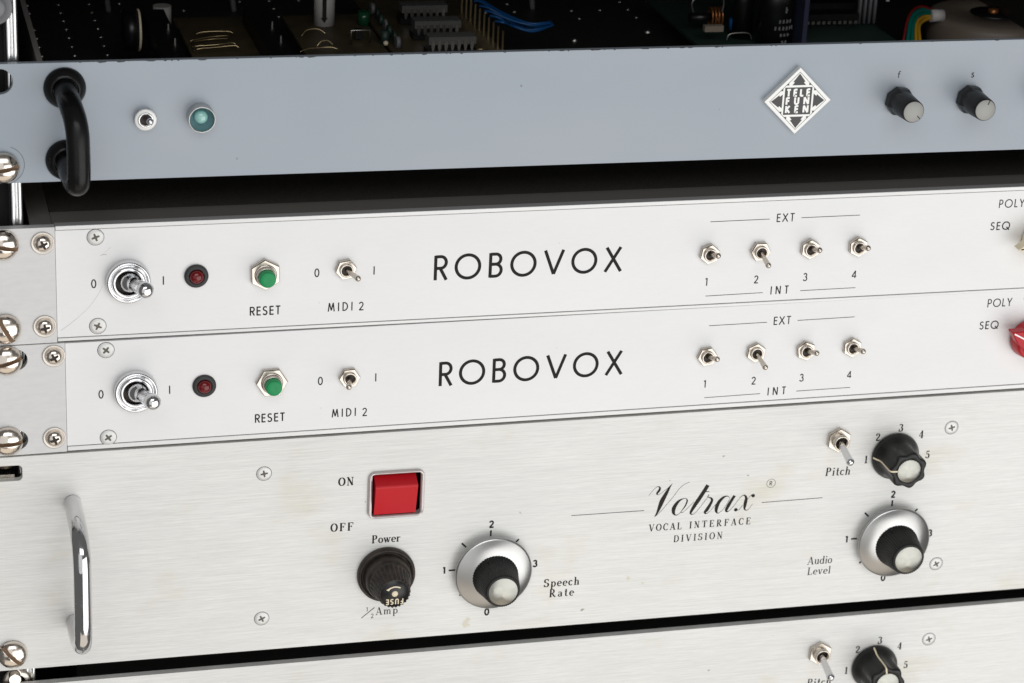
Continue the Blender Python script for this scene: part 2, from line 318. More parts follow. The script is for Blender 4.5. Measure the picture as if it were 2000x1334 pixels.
SER = {
 'A': (.80, [([(.36, .98), (.12, .02)], T_), ([(.38, 1.0), (.66, .02)], K_), ([(.20, .33), (.54, .33)], T_), sf(.12, .02, .11), sf(.66, .02, .14)]),
 'C': (.72, [cont(arc(.40, .5, .32, .48, 48, 318, 26)), ([(.62, .96), (.62, .68)], T_)]),
 'D': (.78, [vs_(.18, 0, 1), cont([(.10, .98), (.34, .98)] + arc(.34, .5, .34, .48, 88, -88, 20) + [(.10, .02)]), ]),
 'E': (.72, [vs_(.18, 0, 1), ([(.05, .98), (.62, .98)], T_ * 1.3), ([(.18, .52), (.48, .52)], T_), ([(.05, .02), (.64, .02)], T_ * 1.3), ([(.61, 1), (.61, .78)], T_ * 1.4), ([(.63, 0), (.63, .24)], T_ * 1.4), ([(.47, .64), (.47, .40)], T_)]),
 'F': (.68, [vs_(.18, 0, 1), ([(.05, .98), (.62, .98)], T_ * 1.3), ([(.18, .52), (.48, .52)], T_), sf(.18, .02, .15), ([(.61, 1), (.61, .76)], T_ * 1.4), ([(.47, .64), (.47, .40)], T_)]),
 'I': (.40, [vs_(.20, 0, 1), sf(.20, .98, .16), sf(.20, .02, .16)]),
 'L': (.66, [vs_(.18, 0, 1), sf(.18, .98, .14), ([(.04, .02), (.60, .02)], T_ * 1.3), ([(.59, 0), (.59, .26)], T_ * 1.4)]),
 'N': (.82, [([(.16, 0), (.16, 1)], T_ * 1.3), ([(.14, 1), (.64, 0)], K_), ([(.64, 0), (.64, 1)], T_ * 1.3), sf(.12, .98, .10), sf(.16, .02, .12), sf(.64, .98, .12)]),
 'O': (.80, [cont(arc(.40, .5, .31, .48, 0, 360, 34))]),
 'R': (.80, [vs_(.18, 0, 1), cont([(.06, .98), (.32, .98)] + arc(.34, .74, .20, .24, 88, -88, 14) + [(.18, .50)]), ([(.34, .50), (.56, .12), (.72, .03)], K_ * .9), sf(.18, .02, .14)]),
 'S': (.62, [cont(arc(.30, .75, .20, .23, 30, 180, 10) + arc(.31, .74, .21, .22, 190, 250, 4) + arc(.28, .27, .23, .25, 65, -60, 10) + arc(.27, .27, .22, .25, -70, -160, 7), K_ * 1.05), ([(.50, .97), (.50, .72)], T_), ([(.06, .03), (.06, .30)], T_)]),
 'T': (.74, [vs_(.36, 0, 1), ([(.04, .98), (.68, .98)], T_ * 1.3), ([(.05, 1), (.05, .76)], T_ * 1.4), ([(.67, 1), (.67, .76)], T_ * 1.4), sf(.36, .02, .15)]),
 'V': (.78, [([(.12, 1), (.40, .0)], K_), ([(.42, .0), (.66, .98)], T_), sf(.12, .98, .13), sf(.66, .98, .11)]),
 'P': (.70, [vs_(.18, 0, 1), cont([(.06, .98), (.32, .98)] + arc(.34, .74, .20, .24, 88, -88, 14) + [(.18, .50)]), sf(.18, .02, .14)]),
 'a': (.56, [cont(arc(.24, X_ * .70, .16, X_ * .27, 160, 20, 8) + [(.40, X_ * .6)], K_ * .8), vs_(.40, .04, X_ * .75, K_ * .9), cont(arc(.25, X_ * .27, .16, X_ * .25, 60, 320, 14), K_ * .8), ([(.40, .04), (.50, .02)], T_ * 1.3)]),
 'c': (.48, [cont(arc(.26, X_ * .5, .20, X_ * .48, 40, 315, 20), K_ * .9)]),
 'd': (.60, [vs_(.44, 0, 1.0, K_ * .9), cont(arc(.26, X_ * .5, .20, X_ * .48, 0, 360, 24), K_ * .9), ([(.34, .99), (.44, .99)], T_ * 1.3), ([(.44, .02), (.54, .02)], T_ * 1.3)]),
 'e': (.50, [cont(arc(.26, X_ * .5, .20, X_ * .48, 2, 312, 22), K_ * .9), ([(.08, X_ * .53), (.46, X_ * .53)], T_)]),
 'h': (.64, [vs_(.15, 0, 1.0, K_ * .9), cont([(.16, X_ * .72)] + arc(.32, X_ * .68, .15, X_ * .30, 150, 0, 10), K_ * .8), vs_(.47, 0, X_ * .7, K_ * .9), sf(.15, .02, .12), sf(.47, .02, .12), ([(.04, .99), (.15, .99)], T_ * 1.3)]),
 'i': (.32, [vs_(.16, 0, X_, K_ * .9), sf(.16, .02, .12), ([(.05, X_ - .01), (.16, X_ - .01)], T_ * 1.3), ([(.155, .80), (.155, .95)], K_)]),
 'l': (.32, [vs_(.16, 0, 1.0, K_ * .9), sf(.16, .02, .12), ([(.05, .99), (.16, .99)], T_ * 1.3)]),
 'm': (.92, [vs_(.14, 0, X_, K_ * .9), cont([(.15, X_ * .72)] + arc(.29, X_ * .68, .14, X_ * .30, 150, 0, 10), K_ * .8), vs_(.43, 0, X_ * .7, K_ * .9), cont([(.44, X_ * .72)] + arc(.60, X_ * .68, .14, X_ * .30, 150, 0, 10), K_ * .8), vs_(.74, 0, X_ * .7, K_ * .9), sf(.14, .02, .10), sf(.43, .02, .10), sf(.74, .02, .10), ([(.03, X_ - .01), (.14, X_ - .01)], T_ * 1.3)]),
 'o': (.54, [cont(arc(.27, X_ * .5, .20, X_ * .48, 0, 360, 26), K_ * .9)]),
 'p': (.60, [vs_(.15, -.30, X_, K_ * .9), cont(arc(.33, X_ * .5, .19, X_ * .48, 0, 360, 24), K_ * .9), sf(.15, -.29, .12), ([(.04, X_ - .01), (.15, X_ - .01)], T_ * 1.3)]),
 'r': (.46, [vs_(.15, 0, X_, K_ * .9), cont([(.16, X_ * .66)] + arc(.31, X_ * .70, .13, X_ * .26, 150, 50, 7), K_ * .7), ([(.38, X_ * .82), (.38, X_ * .98)], K_ * .8), sf(.15, .02, .13), ([(.04, X_ - .01), (.15, X_ - .01)], T_ * 1.3)]),
 't': (.40, [([(.18, .90), (.18, .10)], K_ * .9), cont(arc(.28, .12, .10, .11, 190, 330, 7), K_ * .8), ([(.04, X_ - .02), (.34, X_ - .02)], T_ * 1.3)]),
 'u': (.64, [vs_(.15, X_ * .3, X_, K_ * .9), cont(arc(.31, X_ * .32, .16, X_ * .30, 180, 345, 10), K_ * .8), vs_(.47, 0, X_, K_ * .9), ([(.04, X_ - .01), (.15, X_ - .01)], T_ * 1.3), ([(.36, X_ - .01), (.47, X_ - .01)], T_ * 1.3), ([(.47, .02), (.58, .02)], T_ * 1.3)]),
 'v': (.58, [([(.10, X_), (.28, 0)], K_ * .9), ([(.30, 0), (.46, X_)], T_), sf(.10, X_ - .01, .10), sf(.46, X_ - .01, .11)]),
 'w': (.82, [([(.10, X_), (.26, 0)], K_ * .9), ([(.27, 0), (.40, X_)], T_), ([(.38, X_), (.54, 0)], K_ * .9), ([(.56, 0), (.70, X_)], T_), sf(.10, X_ - .01, .10), sf(.70, X_ - .01, .11), sf(.38, X_ - .01, .08)]),
 '1': (.44, [vs_(.24, 0, 1), ([(.08, .84), (.24, .96)], T_ * 1.4), sf(.24, .02, .17)]),
 '2': (.56, [cont(arc(.27, .73, .19, .25, 165, -30, 12) + [(.34, .46), (.12, .14)], K_), ([(.08, .07), (.30, .10), (.48, .05)], K_ * .75), ([(.50, .04), (.52, .22)], T_ * 1.4), ([(.11, .70), (.16, .78)], K_)]),
 '3': (.54, [cont(arc(.25, .76, .17, .21, 160, -85, 12), K_), cont(arc(.24, .27, .22, .26, 85, -165, 14), K_ * 1.05), ([(.06, .24), (.12, .30)], K_)]),
 '4': (.60, [vs_(.38, 0, 1), ([(.34, .96), (.05, .30)], T_), ([(.03, .29), (.56, .29)], T_ * 1.2), sf(.38, .02, .15)]),
 '5': (.54, [([(.14, .98), (.12, .54)], T_ * 1.3), ([(.13, .93), (.46, .93)], K_ * .7), cont(arc(.25, .30, .20, .29, 125, -160, 16), K_)]),
 ' ': (.5, []),
}
def text(parent, s_, x, y, h, width, m, style='sans', weight=.105, ang=0.0, z=.03, name='lettering', gap=None, hs=1.0, slant=0.0):
    font = SANS if style == 'sans' else SER
    gl = [font[c_] for c_ in s_]; tot = sum(g[0] for g in gl) * h * hs
    if gap is None: gap = (width - tot) / max(1, len(gl) - 1) if width is not None else .1 * h
    b = B(); cx = 0.0; ca, sa = math.cos(R(ang)), math.sin(R(ang)); k = 0
    for g in gl:
        for st in g[1]:
            if style == 'sans': pts = st; wd = None; ws = [weight * h * (1.0 if h > 5 or weight > .15 else 1.25)] * len(pts)
            else:
                pts, wd = st
                if isinstance(wd, tuple):
                    ws = []
                    for i in range(len(pts)):
                        a = pts[max(0, i - 1)]; c2 = pts[min(len(pts) - 1, i + 1)]; dx, dy = c2[0] - a[0], c2[1] - a[1]; l = math.hypot(dx, dy) or 1
                        f = abs(dy / l) ** 1.5; ws.append((wd[2] * 1.25 + (wd[1] - wd[2] * 1.25) * f) * h * 1.2 * weight / .105)
                else: ws = [max(wd, .06) * h * 1.2 * weight / .105] * len(pts)
            q = []
            for u, v in pts:
                lx, ly = cx + u * h * hs + v * h * slant, v * h; q.append((lx * ca - ly * sa, lx * sa + ly * ca))
            b.ribbon(q, ws, .012 * (k % 3)); k += 1
        cx += g[0] * h * hs + gap
    return obj(name, b, m, parent, (x, y, z), flat=True)
def line(parent, x0, y0, x1, y1, w_, m, z=.03, name='printed_line'):
    return obj(name, B().ribbon([(0, 0), (x1 - x0, y1 - y0)], [w_, w_], 0), m, parent, (x0, y0, z), flat=True)

# ------------------------------------------------------------------ hardware builders (meshes shared between alike pieces)
CACHE = {}
def shared(key, name, fn, m, parent, at, rot=0.0, label=None):
    if key in CACHE: o = link(name, CACHE[key], parent, at, label)
    else:
        o = obj(name, fn(), m, parent, at, label=label); CACHE[key] = o.data
    if rot: o.rotation_euler = (0, R(-rot), 0)
    return o
def cross(b, L, w_, z0, z1, taper=.75):  # slightly raised cross; its dark colour stands in for shade in a recess
    for a in (0, 90, 180, 270):
        ca, sa = math.cos(R(a)), math.sin(R(a)); q = [(0, -w_ * .55), (L * .55, -w_ * .5), (L, -w_ * .5 * taper), (L, w_ * .5 * taper), (L * .55, w_ * .5), (0, w_ * .55)]
        b.prism([(x * ca - y * sa, x * sa + y * ca) for x, y in q], z0, z1 + a * 1e-4)
    return b
def flat_screw(parent, x, y, z=0, rot=0, r=3.1):
    o = shared(('fs', r), 'panel_screw', lambda: B().lathe([(r, -.5), (r, .10), (r - .12, .22), (r * .6, .30), (.1, .30)], 32), ZINC, parent, (x, y, z))
    shared(('fsg', r), 'screw_seat', lambda: B().lathe([(r + .14, -.02), (r + .14, .03), (r - .02, .03)], 32, cap1=False), DARKM, o, (x, y, z))
    shared(('fsx', r), 'recess_shade_cross', lambda: cross(B(), r * .50, r * .26, .2, .33), XREC, o, (x, y, z), rot)
    return o
def cup_screw(parent, x, y, z=0, rot=0):
    o = shared('cup', 'ear_screw', lambda: B().lathe([(3.3, .0), (3.25, .9), (2.8, 1.75), (1.9, 2.35), (.9, 2.6), (.05, 2.65)], 32), BRASSY, parent, (x, y, z))
    shared('cupw', 'cup_washer', lambda: B().lathe([(4.4, 0), (4.35, .45), (4.05, .6), (3.2, .15), (2.9, .1)], 40, cap1=False), WASH, o, (x, y, z))
    shared('cupx', 'recess_shade_cross', lambda: cross(B(), 1.75, 1.0, 1.6, 2.7), DARKM, o, (x, y, z), rot)
    return o
def dome_half(sgn, r, h, g):
    bm = bmesh.new(); prof = [(r, 0), (r, .9)] + [(r * math.cos(R(a)), .9 + (h - .9) * math.sin(R(a))) for a in range(6, 90, 6)]
    b = B().lathe(prof, 48, cap0=True)
    vs = [bm.verts.new(q) for q in b.v]
    for f in b.f: bm.faces.new([vs[i] for i in f])
    res = bmesh.ops.bisect_plane(bm, geom=bm.verts[:] + bm.edges[:] + bm.faces[:], plane_co=(g * sgn, 0, 0), plane_no=(sgn, 0, 0), clear_inner=True)
    bmesh.ops.holes_fill(bm, edges=[e for e in bm.edges if e.is_boundary]); bm.verts.index_update()
    out = B(); out.add([tuple(v.co) for v in bm.verts], [tuple(v.index for v in f.verts) for f in bm.faces]); out.sm = [len(f) <= 4 for f in out.f]; bm.free(); return out
def rack_screw(parent, x, y, z=0, rot=0, r=5.8, h=4.4):
    def mk():
        a = dome_half(1, r, h, .75); c_ = dome_half(-1, r, h, .75); a.add(c_.v, c_.f); a.sm = [len(f) <= 4 for f in a.f]; return a
    o = shared(('rs', r, h), 'rack_screw', mk, BRASSY, parent, (x, y, z), rot)
    s_ = shared(('rss', r), 'screw_slot', lambda: B().box(-.8, .8, -r * .93, r * .93, .3, h * .52), RUST, o, (x, y, z)); return o
def mini_toggle(parent, x, y, dx, dy, zt=10.0, nut_r=4.25, bush=2.7, bz=3.0, lr=(.75, 1.22), rot=0, name='toggle_switch', m=None, lever_m=None, seg=6, label=None):
    m = m or NICK
    o = shared(('nut', nut_r, seg), name, lambda: B().prism(hexa(nut_r, seg), 0, 2.0, .3), m, parent, (x, y, 0), 0, label)
    o.rotation_euler = (0, R(-rot), 0)
    shared(('bush', bush, bz), 'bushing', lambda: B().lathe([(bush, 1.6), (bush, bz - .2), (bush - .2, bz), (bush - .75, bz), (bush - .85, 1.2)], 32, cap1=False), m, o, (x, y, 0))
    shared(('bore', bush), 'bushing_bore', lambda: B().lathe([(bush - .8, 2.05), (.1, 2.05)], 24), DARKM, o, (x, y, 0))
    L = []; n = 10
    b = B(); p0 = Vector((0, 0, 1.5)); p1 = Vector((dx, dy, zt)); ax = (p1 - p0).normalized(); p1c = p1
    pts = []; rs = []
    for k in range(7): t = k / 6; pts.append(p0.lerp(p1c, t * .93)); rs.append(lr[0] * 1.15 if k == 0 else lr[0] + (lr[1] * .92 - lr[0]) * t ** 1.4)
    for a in range(-20, 90, 12): pts.append(p1c + ax * lr[1] * math.sin(R(a))); rs.append(lr[1] * math.cos(R(a)))
    pts.append(p1c + ax * lr[1]); rs.append(.02)
    b.tube(pts, rs, 20)
    lv = obj('lever', b, lever_m or m, o, (x, y, 0))
    lv.rotation_euler = (0, R(rot), 0)
    return o
def big_toggle(parent, x, y, dx, dy):
    kn = lambda a, i, r: 1 + (.012 * math.cos(72 * a) if i in (0, 1, 2) else 0)
    o = shared('bt', 'power_switch', lambda: B().lathe([(8.2, 0), (8.2, 1.2), (8.2, 3.0), (7.8, 3.6), (7.2, 3.7), (6.9, 3.0), (6.5, 2.8), (6.3, 3.5), (5.9, 4.0), (5.3, 4.1), (4.85, 3.8), (4.75, .6)], 288, mod=kn, cap1=False), CHROME, parent, (x, y, 0))
    shared('btb', 'switch_bore', lambda: B().lathe([(4.8, .7), (.1, .7)], 32), DARKM, o, (x, y, 0))
    b = B(); p0 = Vector((0, 0, 1.6)); p1 = Vector((dx, dy, 18.0)); ax = (p1 - p0).normalized()
    pts, rs = [], []
    for t, r in ((-.05, 2.8), (.0, 3.5), (.07, 3.85), (.14, 3.7), (.2, 3.2), (.235, 2.6), (.27, 2.3), (.4, 2.4), (.7, 2.7), (.86, 3.0)): pts.append(p0.lerp(p1, t)); rs.append(r)
    for a in range(0, 90, 12): pts.append(p1 + ax * 2.6 * math.sin(R(a)) - ax * .9); rs.append(3.05 * math.cos(R(a)) ** .75)
    pts.append(p1 + ax * 1.72); rs.append(.02)
    obj('lever', b.tube(pts, rs, 32), HCHR, o, (x, y, 0)); return o
def push_button(parent, x, y, ph):
    o = obj('reset_button', B().prism(hexa(6.2, 6, R(ph)), 0, 2.0, .35), NICK, parent, (x, y, 0))
    shared('pbb', 'bushing', lambda: B().lathe([(4.3, 1.8), (4.3, 2.3), (3.9, 2.5), (3.75, 2.5), (3.75, 4.2), (3.5, 4.5), (3.3, 4.5), (3.25, 2.2)], 40, cap1=False), NICK, o, (x, y, 0))
    shared('pbg', 'button_cap', lambda: B().lathe([(3.15, 2.2), (3.15, 7.0), (3.0, 7.35), (2.7, 7.5), (1.0, 7.45), (.1, 7.4)], 40), GRN, o, (x, y, 0)); return o
def led(parent, x, y):
    o = shared('ledb', 'indicator_lamp', lambda: B().lathe([(4.55, 0), (4.55, .7), (4.3, 1.1), (3.3, 1.5), (2.85, 1.3), (2.8, .4)], 40, cap1=False), RUBB, parent, (x, y, 0))
    shared('ledd', 'red_lens', lambda: B().lathe([(2.7, .3), (2.7, 1.2)] + [(2.7 * math.cos(R(a)), 1.2 + 2.1 * math.sin(R(a))) for a in range(8, 90, 8)], 32), LEDR, o, (x, y, 0)); return o
def dial_knob(parent, x, y, name='dial_knob'):
    o = shared('dk', name, lambda: B().lathe([(11, 3.4), (15.9, 3.5), (16.1, 3.8), (16.1, 4.1), (15.8, 4.5), (15.3, 4.8), (9.6, 6.9), (9.0, 7.0)], 96, cap1=False), SATIN, parent, (x, y, 0))
    fl = lambda a, i, r: 1 + (.018 * math.cos(48 * a) if 0 < i < 5 else 0)
    shared('dkb', 'fluted_grip', lambda: B().lathe([(9.45, 6.6), (9.4, 7.2), (8.6, 11), (7.2, 19.0), (6.95, 19.7), (6.6, 20.0), (6.15, 20.0), (6.1, 19.6)], 384, mod=fl), BLK, o, (x, y, 0))
    shared('dkc', 'metal_cap', lambda: B().lathe([(6.05, 19.6), (6.05, 20.1), (5.9, 20.2), (.05, 20.08)], 64), SPUN, o, (x, y, 0))
    shared('dks', 'grub_screw', lambda: B().lathe([(1.1, 0), (1.1, .3), (.9, .35), (.7, .1), (.02, .1)], 20), COMP, o, (x - 3.2, y + 8.1, 9.2)).rotation_euler = (R(-75), 0, R(20))
    return o
def pointer_knob(parent, x, y, ang):
    lob = lambda a, i, r: 1 + ((.075 if i < 9 else .06) * math.cos(7 * a) * (0 if i < 4 else min(1, (i - 3) / 3)) if i < 10 else 0)
    o = shared('pk', 'selector_knob', lambda: B().lathe([(10.3, .6), (10.4, 1.2), (10.3, 2.0), (9.6, 3.4), (8.5, 5.0), (7.9, 6.6), (7.7, 9), (7.7, 14.6), (7.5, 15.6), (7.0, 16.0), (5.3, 16.0), (5.2, 15.8)], 140, mod=lob), BLK, parent, (x, y, 0))
    shared('pkc', 'metal_cap', lambda: B().lathe([(5.15, 15.7), (5.15, 16.1), (5.0, 16.2), (.05, 16.08)], 56), SPUN, o, (x, y, 0))
    def ptr():
        pts = [(10.45, 2.2), (9.75, 3.6), (8.65, 5.2), (8.35, 6.7), (8.45, 9.2), (8.4, 14.6), (8.1, 15.7), (7.4, 16.15), (5.3, 16.15)]
        b = B(); v = []
        for r, z in pts: v += [(r, -.33, z), (r, .33, z), (r - .4, -.33, z - .1), (r - .4, .33, z - .1)]
        f = []
        for i in range(len(pts) - 1): j = 4 * i; f += [(j, j + 1, j + 5, j + 4), (j, j + 4, j + 6, j + 2), (j + 1, j + 3, j + 7, j + 5)]
        f += [(0, 2, 3, 1)]; k = 4 * (len(pts) - 1); f += [(k, k + 1, k + 3, k + 2)]
        return b.add(v, f)
    shared('pkp', 'pointer_line', ptr, CRP, o, (x, y, 0))
    o.rotation_euler = (0, R(-ang), 0); return o
def bar_handle(parent, name, pts, r, m, at, n=24): return obj(name, B().tube(spline([tuple(a - b for a, b in zip(p, at)) for p in pts], 8), r, n), m, parent, at)

XL, XR = -203.0, 279.6
# ================================================================== rack cabinet
rack = thing('equipment_rack', 'dark equipment rack with bright mounting rail at the left holding all the units', 'equipment rack', (38, -300, -200))
obj('side_board', B().box(-8, 0, -300, 300, -420, -1), BOARD, rack, (-206, 0, 0)); obj('side_board', B().box(0, 8, -300, 300, -420, -1), BOARD, rack, (283, 0, 0))
obj('back_board', B().box(-252, 252, -300, 300, -8, 0), BOARD, rack, (38, 0, -420)); obj('top_shade_board', B().box(-252, 252, 0, 8, -412, 0), BOARD, rack, (38, 192, 0)); obj('bottom_board', B().box(-252, 252, -8, 0, -412, 0), BOARD, rack, (38, -292, 0))  # top board is unseen, added to keep light out of the open chassis
for X0, sg in ((-189.35, 1), (268.0, -1)):
    b = B()
    prof = [(-2.3, -14)] + [(-1.15 + 1.15 * math.cos(R(a)), -6 + 1.5 * math.sin(R(a))) for a in range(180, 19, -20)] + [(1.15 - 1.15 * math.cos(R(a)), -6 + 1.5 * math.sin(R(a))) for a in range(20, 181, 20)] + [(2.3, -14)]
    v = [(x, y, z) for y in (-290, 190) for x, z in prof]; n = len(prof)
    b.add(v, [(i, i + 1, n + i + 1, n + i) for i in range(n - 1)], True)
    rl = obj('mounting_rail', b, RAIL, rack, (X0, 0, 0))
obj('rail_backing', B().box(-11, 3.4, -290, 190, -20, -15), BOARD, rack, (-190.5, 0, 0))
nw = obj('clamp_washer', B().lathe([(6.4, -4.2), (6.4, -3.4), (6.1, -3.1), (4.3, -3.1), (4.1, -2.0), (3.0, -1.4), (.05, -1.3)], 40), COMPG, rack, (-195.2, 137.5, 0))

# ================================================================== grey blue unit (open top)
T = thing('rack_unit', 'grey-blue rack unit with open top, black handle and diamond badge', 'rack unit', (38, 72, 0))
slot = lambda xr, y, r: [(XL + 2, y + r)] + [(xr - r + r * math.cos(R(a)), y + r * math.sin(R(a))) for a in range(90, -91, -15)] + [(XL + 2, y - r)]
outer = [(XL, 72.95), (XR, 71.72), (XR, 117.65), (XL, 117.72)]
pf = plate('front_panel', outer, [slot(-189.6, 111.2, 4.75)], -2.6, 0, BLUE, T, .12)
# chips in the paint along the top edge
b = B()
for k in range(46):
    x = random.uniform(-186, 240); l = random.choice([.6, .8, 1.2, 2.2, 3.5]); y = 117.66
    q = [(x, y + .03), (x + l, y + .03), (x + l * .8, y - random.uniform(.12, .34)), (x + l * .25, y - random.uniform(.12, .4))]
    b.prism(q, -.35, .02 + .001 * k)
obj('paint_chips', b, COMP, T, (0, 0, 0))['kind'] = 'stuff'
obj('washer_mark', B().ribbon([(7.2 * math.cos(R(a)), 7.2 * math.sin(R(a))) for a in range(-80, 76, 6)], [.16] * 26, 0), COMP, T, (-193.6, 79.9, .03), flat=True)
rack_screw(T, -193.9, 79.2, 0.2, rot=-80)
# handle
hd = bar_handle(T, 'handle', [(-171.4, 108.4, 0), (-171.3, 107.9, 9), (-170.7, 106.4, 17), (-169.8, 103.2, 23), (-169.3, 98.5, 25.5), (-169.15, 92, 26), (-169.15, 84, 26), (-169.4, 80.2, 24.5), (-170.2, 79.0, 20), (-171.0, 80.0, 12), (-171.3, 81.2, 0)], 4.15, HAND, (-170, 94, 0), 32)
for bx, by in ((-171.4, 108.4), (-171.3, 81.24)):
    shared('boss', 'handle_collar', lambda: B().lathe([(7.6, 0), (7.6, .8), (7.2, 1.5), (5.9, 3.4), (5.0, 4.0), (4.6, 4.0), (4.5, 3.0)], 48, cap1=False), HAND, hd, (bx, by, 0))
tg = mini_toggle(T, -142.8, 96.2, 1.0, 1.0, 8.0, 4.3, 2.9, 3.4, (.8, 1.3), 12, m=CHROME, label=None)
shared('tgw', 'round_nut', lambda: B().lathe([(4.0, 2.0), (4.0, 2.7), (3.8, 2.95), (2.8, 2.95)], 40, cap1=False), WHT, tg, (-142.8, 96.2, 0))
lp = obj('indicator_lamp', B().lathe([(5.0, 0), (5.0, 5.2), (4.9, 5.4), (4.55, 5.4), (4.5, 5.2), (4.5, .6)], 56, cap1=False), SATIN, T, (-122.6, 96.4, 0))
obj('tinted_well', B().lathe([(4.45, 4.9), (4.45, .7), (.1, .6)], 48), TEAL, lp, (-122.6, 96.4, 0))
obj('lens', B().lathe([(2.5, .6), (2.5, 2.4)] + [(2.5 * math.cos(R(a)), 2.4 + 1.9 * math.sin(R(a))) for a in range(8, 90, 8)], 40), LEDG, lp, (-122.6, 96.6, 0))
# badge
bx, by = 109.2, 95.9
bd = obj('diamond_badge', B().prism([(13.75, 0), (0, 13.45), (-13.75, 0), (0, -13.45)], 0, 2.5, .18), WHT, T, (bx, by, 0))
def inlay(name, polys, m, z):
    b = B()
    for q in polys: b.add([(x, y, 0) for x, y in q], [tuple(range(len(q)))])
    return obj(name, b, m, bd, (bx, by, z), flat=True)
fr = []
for k in range(4):
    a = R(90 * k); p_ = lambda x, y: (x * math.cos(a) - y * math.sin(a), x * math.sin(a) + y * math.cos(a))
    fr.append([p_(11.7, 0), p_(0, 11.7), p_(0, 11.45), p_(11.45, 0)])
inlay('badge_outline', fr, LOGB, 2.53)
ar = []
for k in range(4):
    a = R(90 * k); p_ = lambda x, y: (x * math.cos(a) - y * math.sin(a), x * math.sin(a) + y * math.cos(a))
    ar.append([p_(*q) for q in [(0, 11.0), (2.5, 7.75), (1.85, 7.55), (2.8, 6.35), (-2.8, 6.35), (-1.85, 7.55), (-2.5, 7.75)]])
    for s_ in (1, -1): ar.append([p_(s_ * q[0], q[1]) for q in [(5.15, 6.35), (4.0, 6.35), (4.25, 6.75), (3.95, 7.05), (4.45, 7.1)]])
inlay('badge_arrows', ar, LOGB, 2.53)
inlay('badge_field', [[(-5.6, -5.5), (5.6, -5.5), (5.6, 5.5), (-5.6, 5.5)]], LOGB, 2.53)
for s_, yy, ww, gp in (('TELE', 1.95, 9.5, None), ('FUN', -1.35, 9.3, None), ('KEN', -4.7, 9.3, None)):
    text(bd, s_, bx - 4.75, by + yy, 2.8, ww, WHT, weight=.28, z=2.56, gap=gp, hs=1.08)
# pots
def small_knob(x, y, ang, cut=0):
    o = obj('rotary_knob', B().lathe([(5.7, .3), (5.9, 1.0), (5.8, 3.6), (5.0, 6.5)], 8, smooth=False, ph=.25).lathe([(5.0, 3.0), (4.95, 7.0), (4.5, 15.4), (4.35, 15.8), (4.2, 15.9)], 40), BLK, T, (x, y, 0))
    cp = obj('grey_cap', B().lathe([(4.15, 15.6), (4.15, 16.0), (4.0, 16.1), (.05, 16.1)], 40), GCAP, o, (x, y, 0))
    tk = obj('index_mark', B().box(2.3, 4.2, -.22, .22, 15.9, 16.16), COMP, cp, (x, y, 0)); tk.rotation_euler = (0, R(-ang), 0); return o
small_knob(152.2, 94.3, -45); small_knob(182.4, 94.1, 70); small_knob(216.6, 93.9, 60); small_knob(242.8, 93.7, 30)
b = B()
f_ = [([(.15, 0), (.15, .72)] + arc(.33, .74, .18, .24, 180, 60, 8), .13), ([(-.02, .60), (.36, .60)], .11)]
for i, (q, w_) in enumerate(f_): b.ribbon([(x * 2.7 + y * .05, y * 2.7) for x, y in q], [w_ * 2.6] * len(q), .01 * i)
obj('lettering', b, INK, T, (151.0, 103.3, .03), flat=True)
b = B().ribbon([(x * 2.5 + y * .2, y * 2.5) for x, y in arc(.26, .55, .17, .16, 30, 180, 8) + arc(.28, .54, .19, .15, 190, 255, 4) + arc(.25, .20, .19, .17, 70, -60, 8) + arc(.24, .20, .19, .17, -70, -155, 6)], [.4] * 29, 0)
obj('lettering', b, INK, T, (182.2, 102.7, .03), flat=True)
# chassis tray
obj('side_wall', B().box(-1, 1, 72.9, 117.0, -300, -2.7), LIP, T, (-179.6, 0, 0)); obj('side_wall', B().box(-1, 1, 72.9, 117.0, -300, -2.7), DCH, T, (258, 0, 0))
obj('rear_wall', B().box(-178, 256.5, 72.9, 117, -302, -300.2), DCH, T, (0, 0, 0))
fl_ = obj('chassis_floor', B().box(-178.4, 256.8, 73.4, 75, -300, -2.8), DCH, T, (0, 0, 0))
for i in range(24):
    for j in range(9):
        x = -168.0 + 13.7 * i; z = -156.3 - 13.7 * j
        if i > 2 and (j < 3 or random.random() < .45): continue
        if i < 3 and (i, j) in ((0, 4), (1, 7)): continue
        shared('rivet', 'rivet', lambda: B().lathe([(1.25, 0), (1.2, .35), (.8, .62), (.05, .7)], 12), PIN, fl_, (x, 75, z)).rotation_euler = (R(-90), 0, 0)
# --- circuit boards and parts inside
def hcyl(b, c_, r, x0, x1, n=28): return b.tube([(x0, c_[0], c_[1]), (x1, c_[0], c_[1])], r, n)     # lying along x
def vcyl(b, x, z, r, y0, y1, n=28): return b.tube([(x, y0, z), (x, y1, z)], r, n)                 # standing
cb = obj('circuit_board', B().box(-110, -72, 83.6, 85, -176, -60), PCB, T, (0, 0, 0))
cb2 = obj('circuit_board', B().box(-63, -28, 83.6, 85, -176, -50), PCB, T, (0, 0, 0))
cb3 = obj('circuit_board', B().box(-27, 20, 84.6, 86, -200, -40), PCB, T, (0, 0, 0))
cb4 = obj('circuit_board', B().box(108, 200, 83.6, 85, -190, -60), PCBG, T, (0, 0, 0))
o = obj('coil_drum', hcyl(B(), (92.6, -131), 8.4, -136.5, -130.6, 36), COMP, T, (0, 0, 0))
obj('coil_ring', B().tube([(-130.2, 92.6 + 8.3 * math.cos(R(a)), -131 + 8.3 * math.sin(R(a))) for a in range(0, 361, 12)], .55, 8, False), CRP, o, (0, 0, 0))
obj('trimmer_cap', vcyl(B(), -113, -193, 4.0, 75, 86), CWHT, T, (0, 0, 0))
